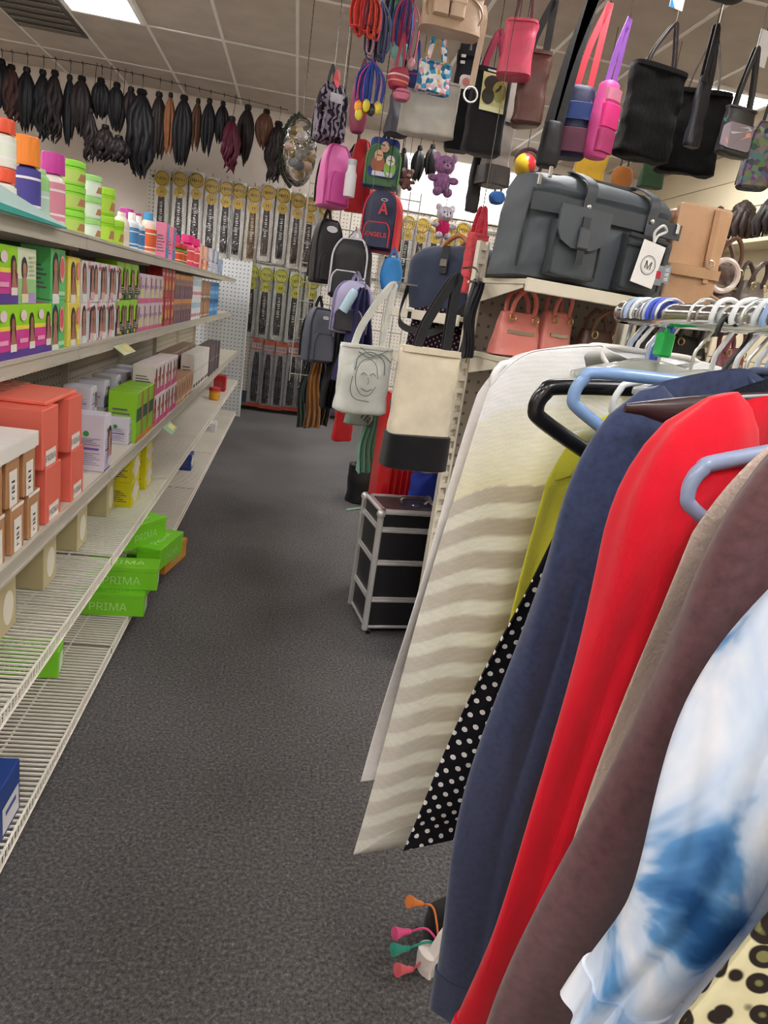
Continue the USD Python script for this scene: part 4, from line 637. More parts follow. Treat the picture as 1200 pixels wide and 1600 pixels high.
sky = [(rrect(-.085, .05, .085, .27, .03), '#2f3f7e'), (ell(-.03, .12, .04, .05), '#9c5a3e'), (ell(-.03, .165, .026, .03), '#d8b296'), (ell(.04, .10, .035, .05), '#7fae4c'), (ell(.04, .145, .026, .028), '#d9d2d6'), (ell(.0, .215, .025, .032), '#e3b9a2'), (rect(-.06, .055, .06, .08), '#c6cad8')]
B('backpack', 'small green and blue backpack with a picture on its front', 'backpack', (567, 228, 628, 301), 4.5, backpack, -5, mat='nylon', col='#3f6a4c', trim='#5b8a54', d=.13, handle=.08, pocket=None, side_col='#2f5a96', art=sky)
hs = [(word('ANGELS', .024, 0, .07), '#c8303c')]
t, loc, w, h = B('backpack', 'red and navy backpack lettered across its lower pocket', 'backpack', (566, 300, 630, 400), 4.4, backpack, -22, mat='nylon', col='#252c4c', trim='#c03040', d=.17, handle=.06, side_col='#d03038', art_on_pocket=hs, pcol='#20294a')
m, k = plane([(word('A', .06, 0, 0), '#c23440'), (ell(0, .045, .02, .008).difference(ell(0, .045, .015, .005)), '#c9ccd2')], (.03, -.13, h*.68), (1, 0, 0), (0, 0, 1)); part(t, 'badge', m, 'card', k, False)
B('backpack', 'black laced backpack with a pale logo patch under the pink one', 'backpack', (484, 342, 533, 446), 4.7, backpack, 15, mat='nylon', col='#2a2a2e', trim='#1a1a1d', d=.17, handle=.06, art=[(ell(0, .32, .035, .02), '#d9dbdd')], wire='grid')
B('backpack', 'black backpack edged in white with pale mesh straps', 'backpack', (516, 372, 582, 470), 4.3, backpack, -20, mat='nylon', col='#1d1d22', trim='#cfcdd8', d=.17, handle=.05, straps='#c5c3d0', pocket=.4, straps_front=False, wire='grid')
t, loc, w, h = B('backpack', 'lavender backpack with a pale blue bottle and black pocket', 'backpack', (518, 440, 584, 522), 4.1, backpack, -15, mat='nylon', col='#b3add0', trim='#8e88b0', d=.16, handle=.05, straps='#8a84a8', pcol='#26262c', wire='grid')
part(t, 'bottle_holder', mv(rot(lathe([(0, 0), (.026, 0), (.026, .11), (.018, .13), (0, .13)]), 25, (0, 1, 0)), (-.02, -.17, h*.42)), 'plastic', '#b4d3e4', label='pale blue bottle')
B('backpack', 'plain slate grey backpack hanging low at the aisle end', 'backpack', (472, 480, 522, 566), 4.6, backpack, 25, mat='nylon', col='#5d6270', trim='#3f434e', d=.15, handle=.06, pocket=.5, art=[(rrect(-.02, .27, .02, .29, .008), '#c9ccd2')], wire='grid')
B('cap_bag', 'bright blue rounded bag peeking out beside the navy duffel', 'bag', (592, 404, 630, 456), 4.2, pouch, 0, mat='nylon', col='#2f86cf', d=.12, top_at=396, scol='#2a6fae', seed=7, wire='grid')
B('tote_bag', 'coral red knitted bag hanging at the shelf corner', 'bag', (718, 366, 762, 462), 3.1, tote, 30, mat='knit', col='#d1505a', d=.07, top_at=330, scol='#c23a4c', seed=17, wr=.01, puff=.4)
# free standing grid that carries the lower bags
q = P(548, 470, 5.0)
t = thing('display_grid', 'pale grey wire display grid hung behind the backpacks', 'display grid', (q[0], 4.86, 0))
for x in np.linspace(-.36, .36, 11): part(t, 'upright_wire', tube([(x, 0, 1.0), (x, 0, 2.3)], .004, 5), 'paint', '#b9b6b0')
for z in np.linspace(1.05, 2.25, 11): part(t, 'cross_wire', tube([(-.36, .006, z), (.36, .006, z)], .004, 5), 'paint', '#b9b6b0')
for s in (-.2, .2): part(t, 'hanging_wire', tube([(s, 0, 2.25), (s, 0, CZ)], .003, 4), 'metal', '#55504a')
def drape(t, w, h, mat, col, seed, folds=3, amp=.03, taper=.35, th=.012):
    U, V = np.linspace(-1, 1, 33), np.linspace(0, 1, 28); R = []
    for v in V:
        ww = w/2*(taper+(1-taper)*v**.6); r1, r2 = [], []
        for u in U:
            y = amp*(.3+v)*math.sin(folds*math.pi*u+seed+v*.8)+.012*math.sin(9*u+seed*2+v*3); x = u*ww+.01*math.sin(v*7+seed)
            r1.append((x, y-th/2, -h*v)); r2.append((x, y+th/2, -h*v-.01*math.sin(u*5+seed)))
        R.append(r1+r2[::-1])
    part(t, 'cloth', loft(R), mat, col, 50)
def hangcloth(name, label, px, y0, y1, wpx, dep, mat, col, seed, taper=.35, rz=0, folds=3, amp=.03):
    a, b = P(px, y0, dep), P(px, y1, dep); t = thing(name, label, 'cloth', a, rz); drape(t, wpx*mpp(a), a[2]-b[2], mat, col, seed, folds, amp, taper)
    part(t, 'hook', tube(cr([(0, 0, -.02), (0, 0, .03), (.0, .03, .05), (0, .09, .045)], 5), .004, 5), 'metal', '#8a8a88'); return t
hangcloth('scarf', 'dark green scarf hanging at the left end of the row', 483, 560, 668, 22, 4.95, 'cloth', '#1f4a34', 1)
hangcloth('scarf', 'mustard orange scarf hanging beside the green one', 497, 556, 668, 26, 4.75, 'cloth', '#a87432', 2)
hangcloth('scarf', 'dark brown fringed scarf behind the mustard one', 512, 566, 664, 26, 4.9, 'cloth', '#35241e', 3)
hangcloth('scarf', 'navy blue wide cloth hanging beside the white tote', 570, 452, 600, 60, 4.0, 'nylon', '#2c2c58', 4, .2, 20)
hangcloth('scarf', 'black cloth hanging deep behind the lavender backpack', 545, 500, 640, 60, 4.6, 'nylon', '#1c1c22', 5, .5)
hangcloth('scarf', 'dark teal navy cloth below the slate backpack', 500, 556, 630, 40, 4.85, 'nylon', '#20303c', 6, .5)
# plush toys
def plush(t, s, col, col2, dress=None):
    bl = lambda c, r, n=2: mv(trimesh.creation.icosphere(n, 1.0).apply_scale(r), c)
    part(t, 'body', bl((0, 0, .36*s), (.2*s, .17*s, .24*s), 3), 'fur', dress or col, True)
    hd = part(t, 'head', bl((0, -.02*s, .72*s), (.24*s, .2*s, .21*s), 3), 'fur', col, True)
    for k in (-1, 1):
        part(t, 'ear', bl((k*.2*s, 0, .88*s), (.09*s, .05*s, .1*s)), 'fur', col2, True); part(t, 'arm', bl((k*.25*s, -.06*s, .42*s), (.13*s, .08*s, .08*s)), 'fur', col, True); part(t, 'leg', bl((k*.13*s, -.14*s, .14*s), (.1*s, .16*s, .1*s)), 'fur', col, True)
        part(hd, 'eye', bl((k*.085*s, -.2*s, .75*s), (.022*s, .015*s, .025*s)), 'plastic', '#17151a', True)
    part(hd, 'muzzle', bl((0, -.19*s, .67*s), (.1*s, .06*s, .07*s)), 'fur', col2, True); part(hd, 'nose', bl((0, -.245*s, .69*s), (.03*s, .02*s, .02*s)), 'plastic', '#3a2a34', True)
for lb, bx, dep, col, c2, dr in (('mauve plush animal hanging before the added white panel', (668, 238, 716, 312), 6.4, '#8a6088', '#a37fa0', None), ('pale grey plush toy in a magenta dress below the mauve one', (674, 318, 712, 378), 6.2, '#b6adba', '#d3ccd4', '#b8245a'), ('small brown plush toy hanging left of the mauve one', (624, 262, 648, 300), 6.5, '#6d4d48', '#b49a92', None)):
    loc, w, h = hb(*bx, dep); t = thing('plush_toy', lb, 'plush toy', loc, 8); plush(t, h, col, c2, dr); wire_up(t, loc, h*.93)
# more things seen between the hanging bags
B('tote_bag', 'mustard yellow cloth bag glimpsed below the sling backpacks', 'bag', (892, 236, 950, 292), 5.6, tote, 0, mat='cloth', col='#b08a2a', d=.12, top_at=200, seed=21, puff=.4)
B('tote_bag', 'dark green striped bag glimpsed beside the mustard one', 'bag', (996, 252, 1040, 300), 5.6, tote, 0, mat='cloth', col='#2a4028', d=.12, top_at=200, seed=22, puff=.4)
B('coin_purse', 'rust orange bag glimpsed between mustard and green bags', 'bag', (952, 262, 990, 300), 5.9, pouch, 0, mat='cloth', col='#a86a34', d=.1, top_at=220, seed=23)
B('handbag', 'slim black bag hanging below the black totes', 'bag', (728, 240, 756, 336), 4.6, tote, 0, mat='nylon', col='#1f1f23', d=.08, top_at=180, seed=24, puff=.4)
B('handbag', 'bright blue small bag beside the large grey duffel', 'bag', (762, 300, 790, 322), 5.0, pouch, 0, mat='nylon', col='#2a5fa0', d=.1, top_at=250, seed=25)
B('backpack', 'dark floral bag with orange red edging at the right photo edge', 'bag', (1155, 190, 1216, 306), 4.2, backpack, -20, mat='multi_print', col='#333', trim='#a8483c', d=.14, handle=.25, pocket=None)
B('handbag', 'black bag bottom showing at the top right edge of the photo', 'bag', (1088, -70, 1176, 14), 4.0, tote, 10, mat='nylon', col='#1e1c1e', d=.14, top_at=-110, seed=26)
q = P(820, 258, 4.9); s = mpp(q)*17
t = thing('toy_ball', 'small striped red and yellow ball hanging behind the grey duffel', 'ball', q); m = trimesh.creation.icosphere(3, s); part(t, 'ball', m, 'plastic', np.where(m.vertices[:, :1]+m.vertices[:, 2:3]*.4 > 0, C('#d8343a'), C('#e8c53a')), True)
wire_up(t, q, s)
t2 = part(t, 'dark_ring', tube([(s*1.25*math.cos(a)+s*.4, .02, s*1.25*math.sin(a)+s*.2) for a in np.linspace(0, 6.28, 24, endpoint=False)], s*.16, 6, True), 'plastic', '#3a2c34')
for px, py, w, h, c2, lb in ((1058, 4, .09, .06, '#3a86c8', 'white tag with a blue corner at the top of the photo'), (1192, 76, .09, .17, '#e8e6e2', 'white paper tag hanging at the top right edge')):
    q = P(px, py, 4.1); t = thing('paper_tag', lb, 'tag', q, 15); part(t, 'card', box(-w/2, w/2, -.002, .002, -h/2, h/2, .0008), 'card', '#e6e6e8', False); part(t, 'corner_print', loft([[(-w/2, -.0026, -h/2), (-w*.1, -.0026, -h/2), (-w/2, -.0026, h*.3)], [(-w/2, -.002, -h/2), (-w*.1, -.002, -h/2), (-w/2, -.002, h*.3)]]), 'card', c2, False); wire_up(t, q, h/2)
# clear ball of mixed hair ties
q = P(468, 238, 5.6); s = mpp(q)
t = thing('clear_gift_ball', 'large clear plastic ball stuffed with mixed coloured trinkets', 'gift ball', q); r = random.Random(4)
part(t, 'shell', trimesh.creation.icosphere(4, 1.0).apply_scale((s*27, s*27, s*50)), 'film', None, True)
for k in range(46):
    v = np.array([r.gauss(0, 1), r.gauss(0, 1), r.gauss(0, 1)]); v /= np.linalg.norm(v); c = v*[s*20, s*20, s*40]*(.75+.2*r.random()); rr = s*(6+4*r.random())
    part(t, 'trinket', mv(trimesh.creation.icosphere(1, 1.0).apply_scale((rr, rr*.8, rr*(.6+.5*r.random()))), c), 'plastic', ['#b9a88a', '#8d8a86', '#d3cdc4', '#6d6a5e', '#a38a58', '#c4b8b4', '#77808a', '#d9b8a8', '#8f7a3c'][k % 9], True)
part(t, 'garland', cat(*[tube([(s*29*math.cos(a), .0, s*52*math.sin(a)), (s*(31+3*r.random())*math.cos(a+.03), -.02, s*(54+3*r.random())*math.sin(a+.05))], [.012, .004], 4) for a in np.linspace(1.7, 4.4, 60)]), 'cloth', '#2c3a2a', False, label='dark green leafy garland', kind='stuff')
wire_up(t, q, s*50)
# ------------------------------------------------------------------ angled shelf unit behind the clothes rack
PCX = P(735, 500, 2.85)
PC = np.array([PCX[0], 2.85, 0]); ANG = 13.0
e1 = np.array([math.cos(math.radians(ANG)), math.sin(math.radians(ANG)), 0]); e2 = np.array([-e1[1], e1[0], 0])
def U(a, b, z=0.): return PC+a*e1+b*e2+[0, 0, z]            # along the end, along the aisle side
DEP = .36
c0 = U(0, -DEP); zD = P(806, 432, c0[1])[2]; zL = P(738, 548, 2.8)[2]
zB = P(668, 488, 3.3)[2]; zQ = P(650, 560, 3.25)[2]
SU = thing('shelf_unit', 'cream steel shelf unit standing at an angle on the right', 'shelving', PC, ANG)
def slots(x, y): return [box(x-.008, x+.008, y-.019, y-.0165, z, z+.012) for z in np.arange(.3, 1.9, .0508)]
for x, y in ((0, 0), (1.22, 0), (.36, .92), (1.22, .92)):
    up_ = part(SU, 'upright', cat(box(x-.022, x-.013, y-.016, y+.016, 0, 1.86), box(x+.013, x+.022, y-.016, y+.016, 0, 1.86), box(x-.013, x+.013, y+.004, y+.016, 0, 1.86)), 'paint', '#ddd6c6', False)
    part(up_, 'slot_rungs', cat(*[box(x-.013, x+.013, y-.013, y+.004, z, z+.022) for z in np.arange(.2, 1.84, .0508)]), 'paint', '#ddd6c6', False, kind='stuff')
part(SU, 'back_panel', box(.03, 1.19, .01, .016, .05, 1.8), 'pegboard', '#8f857c', False); part(SU, 'back_panel', box(.34, .346, .03, .89, .05, 1.8), 'pegboard_side', '#8f857c', False)
for z in (zD, zL):
    s = part(SU, 'shelf', box(.012, 1.21, -DEP+.012, -.012, z-.02, z, .002), 'paint', '#d5cdbb', False); part(s, 'price_rail', box(.012, 1.21, -DEP, -DEP+.012, z-.042, z+.004, .003), 'paint', '#dcd5c3', False)
    for x in (.02, 1.2): part(SU, 'bracket', loft([[(x-.003, -.02, z-.02), (x-.003, -.02, z-.09), (x-.003, -DEP+.03, z-.03), (x-.003, -DEP+.03, z-.02)], [(x+.003, -.02, z-.02), (x+.003, -.02, z-.09), (x+.003, -DEP+.03, z-.03), (x+.003, -DEP+.03, z-.02)]]), 'paint', '#d8d0bf', False)
for z in (zB, zQ):
    s = part(SU, 'shelf', box(-.03, .33, .03, .89, z-.02, z, .002), 'paint', '#d5cdbb', False); part(s, 'price_rail', box(-.042, -.03, .03, .89, z-.04, z+.004, .003), 'paint', '#e6dfce', False)
# large grey duffel
DW, DH, DD = .66, .37, .29
t = thing('duffel_bag', 'large charcoal grey nylon duffel bag on the top shelf with a white swing tag', 'bag', U(.315, -.19, zD+.002), ANG)
dp = lambda q: .86+.14*math.sin(math.pi*min(1, q+.12)) if q < .8 else (1-.55*((q-.8)/.2)**2)
part(t, 'body', soft(DW, DH, DD, lambda q: 1-.10*q**2, dp, 6, 64, 34, .014, 3, 7), 'nylon', '#4a5158')
yf = lambda q: -DD/2*dp(q)
def web(pts, w, col='#3b3f45', name='webbing', th=.004, side=(1, 0, 0), par=None): return part(par or t, name, strap(cr(pts, 6), w, th, side), 'nylon', col)
web([(-DW*.5, yf(.7)-.012, DH*.68), (-.1, yf(.7)-.020, DH*.69), (.1, yf(.7)-.020, DH*.69), (DW*.49, yf(.7)-.012, DH*.68)], .055, '#40454b', 'cross_band', .004, (0, 0, 1))
for s in (-.11, .17):
    web([(s, yf(.1)-.016, DH*.05), (s, yf(.5)-.018, DH*.5), (s, yf(.7)-.026, DH*.72), (s+.005, yf(.8)-.01, DH*.92), (s+.01, -.05, DH*1.05), (s+.01, .0, DH*1.07)], .042, '#454a50', 'handle_strap'); part(t, 'rivet', mv(trimesh.creation.icosphere(2, .009).apply_scale((1, .5, 1)), (s, yf(.7)-.031, DH*.72)), 'metal', '#dcdcdc')
web([(-.11, .0, DH*1.06), (-.02, -.02, DH*1.03), (.09, -.02, DH*1.03), (.18, .0, DH*1.06)], .03, '#3d4248', 'carry_handle', .012, (0, 1, 0))
part(t, 'top_zip', tube(cr([(-DW*.44, -.03, DH*.97), (-.1, -.035, DH*1.005), (.12, -.035, DH*1.005), (DW*.44, -.03, DH*.96)], 8), .007, 6), 'nylon', '#2c3035')
def pocket(x, w, h, z, nm):
    p_ = part(t, nm, mv(soft(w, h, .06, None, lambda q: 1-.2*q, 5, 40, 12, .006, 5), (x, yf(.3)-.012, z)), 'nylon', '#41474d'); a = [(x-w*.47, yf(.3)-.035, z+h*.96), (x-w*.48, yf(.3)-.037, z+.04), (x-w*.38, yf(.3)-.038, z+.01), (x+w*.38, yf(.3)-.038, z+.01), (x+w*.48, yf(.3)-.037, z+.04), (x+w*.47, yf(.3)-.035, z+h*.96)]
    part(p_, 'piping', tube(cr(a, 6), .005, 6), 'nylon', '#2b2f34'); return p_
p1 = pocket(-.135, .20, .19, .02, 'flap_pocket'); p2 = pocket(.16, .185, .20, .015, 'zip_pocket')
fl = sg.Polygon([(-.105, .09), (.105, .09), (.105, .01), (.085, -.025), (.04, -.045), (-.04, -.045), (-.085, -.025), (-.105, .01)])
fm = ext(fl, .012); fm = rot(fm, 90, (1, 0, 0)); fm = mv(fm, (-.135, yf(.3)-.046, .165)); part(p1, 'flap', fm, 'nylon', '#4b5157', False)
part(p1, 'buckle', box(-.158, -.112, yf(.3)-.075, yf(.3)-.058, .12, .19, .005), 'plastic', '#565b61'); part(p1, 'buckle_strap', strap([(-.135, yf(.3)-.062, .225), (-.135, yf(.3)-.066, .17), (-.135, yf(.3)-.06, .07)], .03, .005), 'nylon', '#33373c')
for k, z in enumerate((.175, .205)): part(p2, 'zip', strap([(.07, yf(.3)-.044, z+.004), (.16, yf(.3)-.05, z), (.25, yf(.3)-.044, z-.004)], .012, .004, (0, 0, 1)), 'nylon', '#2a2e33')
part(t, 'end_zip', tube(cr([(-DW*.485, -.10, .04), (-DW*.49, -.11, .16), (-DW*.46, -.10, .30)], 6), .006, 5), 'nylon', '#2f3338'); part(t, 'end_pocket', mv(soft(.05, .19, .2, None, None, 4, 28, 10, .004, 6), (DW*.5, 0, .03)), 'nylon', '#3f444a')
m, k = plane([(rect(-.016, -.032, .016, .032), '#8d939a'), (scrawl(.05, .018, 0, 0, 3, 90, 8), '#e2e2e4')], (DW*.44, yf(.3)-.022, .1), (1, 0, 0), (0, 0, 1)); part(t, 'woven_label', m, 'card', k, False)
for z, x in ((.245, DW*.455), (.33, -DW*.43), (.30, -DW*.485)): part(t, 'zip_puller', box(x-.007, x+.007, yf(.6)-.02, yf(.6)-.012, z, z+.035, .002), 'metal', '#d8d8da')
tg = part(t, 'swing_tag', rot(box(-.052, .052, yf(.3)-.072, yf(.3)-.069, -.075, .075, .001), 8, (0, 1, 0)).apply_translation((.155, 0, .115)), 'card', '#eceae8', False, label='white swing tag with a round emblem')
m, k = plane([(ell(0, 0, .034).difference(ell(0, 0, .031)), '#6b6a70'), (ell(0, 0, .028).difference(ell(0, 0, .027)), '#85848a'), (word('M', .028, 0, 0, False, 0), '#4b4a50')], (.155, yf(.3)-.0725, .112), (math.cos(.14), 0, -math.sin(.14)), (math.sin(.14), 0, math.cos(.14))); part(tg, 'round_emblem', m, 'card', k, False)
part(tg, 'tag_string', tube(cr([(.16, yf(.3)-.07, .19), (.15, yf(.3)-.075, .225), (.175, yf(.3)-.08, .25), (.20, yf(.3)-.075, .235), (.17, yf(.3)-.07, .215), (.16, yf(.3)-.07, .19)], 5), .005, 5), 'cloth', '#e8e6e4')
sq = part(t, 'small_label', box(.195, .235, yf(.3)-.07, yf(.3)-.067, .05, .12, .001), 'plastic', '#8a8d92', False); part(sq, 'red_mark', box(.2, .222, yf(.3)-.073, yf(.3)-.07, .075, .1, .001), 'plastic', '#b4243a', False)
# tan backpack and bags on the same shelf
t = thing('backpack', 'tan leather look backpack with a drawstring flap beside the grey duffel', 'backpack', U(.80, -.20, zD+.002), ANG-8)
part(t, 'body', soft(.25, .36, .15, lambda q: 1-.1*q, lambda q: 1-.35*q, 4, 44, 24, .012, 7), 'leather', '#a98262')
fp = part(t, 'front_pocket', mv(soft(.24, .13, .09, None, lambda q: 1-.2*q, 4, 40, 12, .008, 8), (0, -.06, .0)), 'leather', '#b08a68'); part(fp, 'pocket_flap', mv(soft(.245, .04, .10, None, None, 5, 36, 4, .003, 9), (0, -.062, .115)), 'leather', '#b8926f')
part(t, 'flap', mv(soft(.235, .29, .03, None, None, 6, 40, 14, .006, 10), (0, -.07, .09)), 'leather', '#c59c78'); part(t, 'flap_strap', strap([(.04, -.09, .37), (.045, -.095, .2), (.05, -.11, .1)], .022, .005), 'leather', '#b48a66'); part(t, 'buckle', tube([(.05+.016*math.cos(a), -.113, .17+.016*math.sin(a)) for a in np.linspace(0, 6.28, 14, endpoint=False)], .003, 5, True), 'metal', '#d9d4c4')
for s in (-1, 1): part(t, 'shoulder_strap', strap(cr([(s*.06, .05, .34), (s*.12, .09, .25), (s*.14, .07, .1), (s*.12, .04, .02)], 5), .03, .006), 'leather', '#a07a5a')
part(t, 'drawstring', tube(cr([(.1, -.1, .06), (.15, -.13, .03), (.14, -.15, -.01)], 5), .006, 6), 'leather', '#c2a080')
def purse(label, loc, rz, w, h, d, col, hcol, mat='leather', ring=False, seed=1):
    t = thing('handbag', label, 'bag', loc, rz); part(t, 'body', soft(w, h, d, lambda q: 1-.2*q**2, lambda q: 1-.6*q, 4, 40, 18, .012, seed), mat, col)
    for y in (-.02, .02): part(t, 'handle', tube(cr([(-w*.25, y, h*.85), (-w*.22, y*1.6, h*1.25), (0, y*2, h*1.5), (w*.22, y*1.6, h*1.25), (w*.25, y, h*.85)], 6), .009, 7), mat, hcol)
    for s in (-1, 1): part(t, 'handle_ring', tube([(s*w*.25+.014*math.cos(a), -.025-d*.15, h*.85+.014*math.sin(a)) for a in np.linspace(0, 6.28, 12, endpoint=False)], .003, 5, True), 'metal', '#c9b88a')
    part(t, 'zip_pocket', strap([(-w*.3, -d*.36, h*.55), (0, -d*.40, h*.54), (w*.3, -d*.36, h*.55)], .012, .004, (0, 0, 1)), 'metal', '#a8a49a')
    if ring: part(t, 'ring_handle', tube([(.06*math.cos(a)-.03, -d*.5, h*.75+.06*math.sin(a)) for a in np.linspace(0, 6.28, 24, endpoint=False)], .012, 8, True), 'plastic', '#d8c8c0')
    return t
purse('brown handbag with a cream ring handle right of the tan backpack', U(1.02, -.2, zD+.002), 0, .2, .2, .13, '#5a4238', '#6b4c3e', ring=True, seed=2)
purse('dark silvery handbag at the right end of the duffel shelf', U(1.13, -.26, zD+.002), 20, .16, .15, .1, '#6d625c', '#4a3a34', seed=3)
purse('salmon pink handbag on the lower shelf by the slotted upright', U(.12, -.17, zL+.002), ANG, .20, .17, .1, '#cf7a72', '#c4685f', seed=4)
purse('salmon pink tote second on the lower shelf', U(.30, -.15, zL+.002), ANG+10, .16, .19, .1, '#d08078', '#c56e66', seed=5)
purse('dark brown slouchy handbag with tied handles on the lower shelf', U(.50, -.17, zL+.002), ANG, .2, .15, .12, '#4a322c', '#6b4638', seed=6)
purse('black handbag with metal trim on the lower shelf', U(.72, -.17, zL+.002), ANG, .22, .17, .12, '#1c1c20', '#242428', seed=7)
purse('black quilted handbag toward the right of the lower shelf', U(.95, -.17, zL+.002), ANG-10, .2, .18, .12, '#17171a', '#2a2a2e', seed=8)
purse('maroon handbag under the chrome rail on the lower shelf', U(1.13, -.24, zL+.002), ANG, .17, .16, .1, '#6e2f3c', '#8a4452', seed=9)
# navy duffel and quilted bag on the aisle side
t = thing('duffel_bag', 'navy canvas duffel with tan loop handles on the aisle side shelf', 'bag', U(.14, .46, zB+.002), ANG-62)
part(t, 'body', soft(.50, .30, .24, lambda q: .9+.1*math.sin(math.pi*q) if q < .7 else .98-.35*((q-.7)/.3)**2, lambda q: .9+.1*math.sin(3*q) if q < .7 else .98*(1-.5*((q-.7)/.3)**2), 4.5, 56, 26, .016, 13, 8), 'cloth', '#333c52')
for y in (-.05, .05): part(t, 'handle', tube(cr([(-.09, y*1.8, .2), (-.08, y*1.2, .29), (0, y, .345), (.08, y*1.2, .29), (.09, y*1.8, .2)], 7), .010, 8), 'leather', '#a86a44')
part(t, 'tab', box(-.02, .02, -.135, -.125, .17, .29, .003), 'leather', '#23252e'); part(t, 'buckle', box(-.018, .018, -.142, -.134, .20, .235, .003), 'metal', '#8d8d8c')
part(t, 'shoulder_strap', strap(cr([(-.2, -.06, .19), (-.21, -.12, .06), (-.16, -.19, -.06), (-.05, -.2, -.09), (.08, -.2, -.07), (.19, -.1, .1)], 7), .03, .004, (0, 0, 1)), 'nylon', '#2a2b30')
t = thing('weekend_bag', 'dark quilted bag dotted in mauve on the lower aisle side shelf', 'bag', U(.13, .40, zQ+.002), ANG-62)
part(t, 'body', soft(.46, .24, .2, lambda q: 1-.06*q, lambda q: 1-.3*q, 6, 56, 22, .006, 15), 'dotted_quilt', None)
part(t, 'top_band', strap([(-.22, -.088, .185), (0, -.094, .185), (.22, -.088, .185)], .03, .004, (0, 0, 1)), 'nylon', '#17151a'); part(t, 'front_pocket', mv(soft(.34, .12, .04, None, None, 6, 40, 8), (0, -.09, .02)), 'dotted_quilt', None)
# totes hung on the unit
face = [(cr([(math.cos(a)*.055, .17+math.sin(a)*.085, 0) for a in np.linspace(0, 5.8, 9)], 5), .004), (cr([(-.03, .18, 0), (-.015, .19, 0), (0, .18, 0)], 5), .004), (cr([(.015, .18, 0), (.03, .19, 0), (.042, .18, 0)], 5), .004), (cr([(.005, .17, 0), (.012, .145, 0), (0, .14, 0)], 5), .003), (cr([(-.022, .118, 0), (.005, .108, 0), (.03, .118, 0)], 5), .005),
    (cr([(-.06, .2, 0), (-.05, .26, 0), (.01, .285, 0), (.075, .25, 0), (.085, .19, 0)], 5), .006), (cr([(-.05, .28, 0), (.0, .26, 0), (.06, .28, 0), (.11, .25, 0)], 5), .006), (cr([(-.07, .17, 0), (-.075, .11, 0), (-.05, .07, 0), (.02, .06, 0)], 5), .005), (cr([(-.045, .3, 0), (.02, .27, 0), (.09, .3, 0)], 5), .005)]
art = [(sg.LineString(l[:, :2]).buffer(wd*.45), '#7b8783') for l, wd in face]
B('tote_bag', 'white canvas tote with a line drawn face hanging over the aisle', 'bag', (520, 540, 614, 645), 3.3, tote, 14, wire=False, mat='cloth', col='#e3e5df', d=.09, top_at=446, sw=.026, seed=31, wr=.014, puff=.5, art=art, dx=.09, gap=.07)
q = P(612, 440, 3.34); part(SU, 'hook_arm', tube([U(0.0, .3, q[2])-PC if False else np.array([ (q-PC)@e1, (q-PC)@e2, q[2]]), np.array([.34, max((q-PC)@e2, .05), q[2]])], .005, 6), 'metal', '#c9c9c4')
B('tote_bag', 'cream canvas tote with a black base and long black straps', 'bag', (600, 546, 716, 733), 2.6, tote, 10, wire=False, mat='cloth', col='#d9cfb8', d=.12, top_at=440, scol='#2b2b2e', sw=.032, seed=32, wr=.014, puff=.55, bottom='#17171a', dx=.06, gap=.06)
q = P(732, 440, 2.6); part(SU, 'hook_arm', tube([np.array([(q-PC)@e1, (q-PC)@e2, q[2]]), np.array([0, -.01, q[2]+.02])], .005, 6), 'metal', '#c9c9c4')
(B('tote_bag', 'red cloth bag hanging low beneath the white tote', 'bag', (518, 606, 558, 690), 4.2, tote, 30, mat='cloth', col='#d22a30', d=.06, top_at=580, seed=33, puff=.5))
B('tote_bag', 'sage green tote with dark script hanging below the white tote', 'bag', (538, 606, 588, 664), 3.9, tote, 20, wire=False, mat='cloth', col='#8fa79a', d=.07, top_at=590, seed=34, puff=.5, art=[(scrawl(.13, .045, 0, .11, 5, -35, 9), '#3c4640'), (scrawl(.12, .04, .02, .05, 5, -35, 2), '#3c4640')])
hangcloth('scarf', 'mint green cloth hanging beside the red suitcase', 580, 640, 738, 32, 3.95, 'cloth', '#7fb8a0', 7, .4, 30)
hangcloth('scarf', 'black straps and cloth hanging from the corner post', 745, 440, 560, 24, 2.75, 'nylon', '#1e1e24', 8, .6, 30, amp=.015)
# things on the floor of the aisle
q = PZ(540, 712, 0); t = thing('duffel_bag', 'black bag standing on the floor below the red cloth bag', 'bag', (q[0]+.05, 5.6, 0), 10); part(t, 'body', soft(.34, .32, .25, None, lambda q: 1-.3*q, 3, 40, 16, .02, 41), 'nylon', '#1d1d20'); loop(t, .3, .28, .42, '#222', 'nylon', .025)
RS = P(640, 614, 3.68)
t = thing('suitcase', 'bright red hard shell suitcase standing behind the aluminium case', 'suitcase', (P(626, 690, 3.68)[0]+.06, 3.70, 0), 8); sh = RS[2]-.0
wq = .36
part(t, 'shell', mv(soft(wq, sh-.06, .24, lambda q: 1, None, 6, 56, 14, 0), (0, 0, .05)), 'plastic', '#d8202a')
for k in range(9): part(t, 'rib', box(-.13+k*.032, -.115+k*.032, -.128, -.115, .12, sh-.16, .004), 'plastic', '#cf1c26')
for s in (-1, 1): part(t, 'corner_guard', mv(trimesh.creation.icosphere(2, 1).apply_scale((.03, .03, .04)), (s*wq*.42, -.1, sh-.05)), 'metal', '#cfc9c4', True)
for x in (-.14, .14):
    for y in (-.09, .09): part(t, 'wheel', rot(mv(lathe([(0, -.012), (.025, -.012), (.025, .012), (0, .012)], 16), (0, 0, 0)), 90, (0, 1, 0)).apply_translation((x, y, .025)), 'plastic', '#222')
part(t, 'carry_handle', tube(cr([(-.06, 0, sh-.015), (-.05, 0, sh+.02), (.05, 0, sh+.02), (.06, 0, sh-.015)], 5), .008, 6), 'plastic', '#2a2a2c')
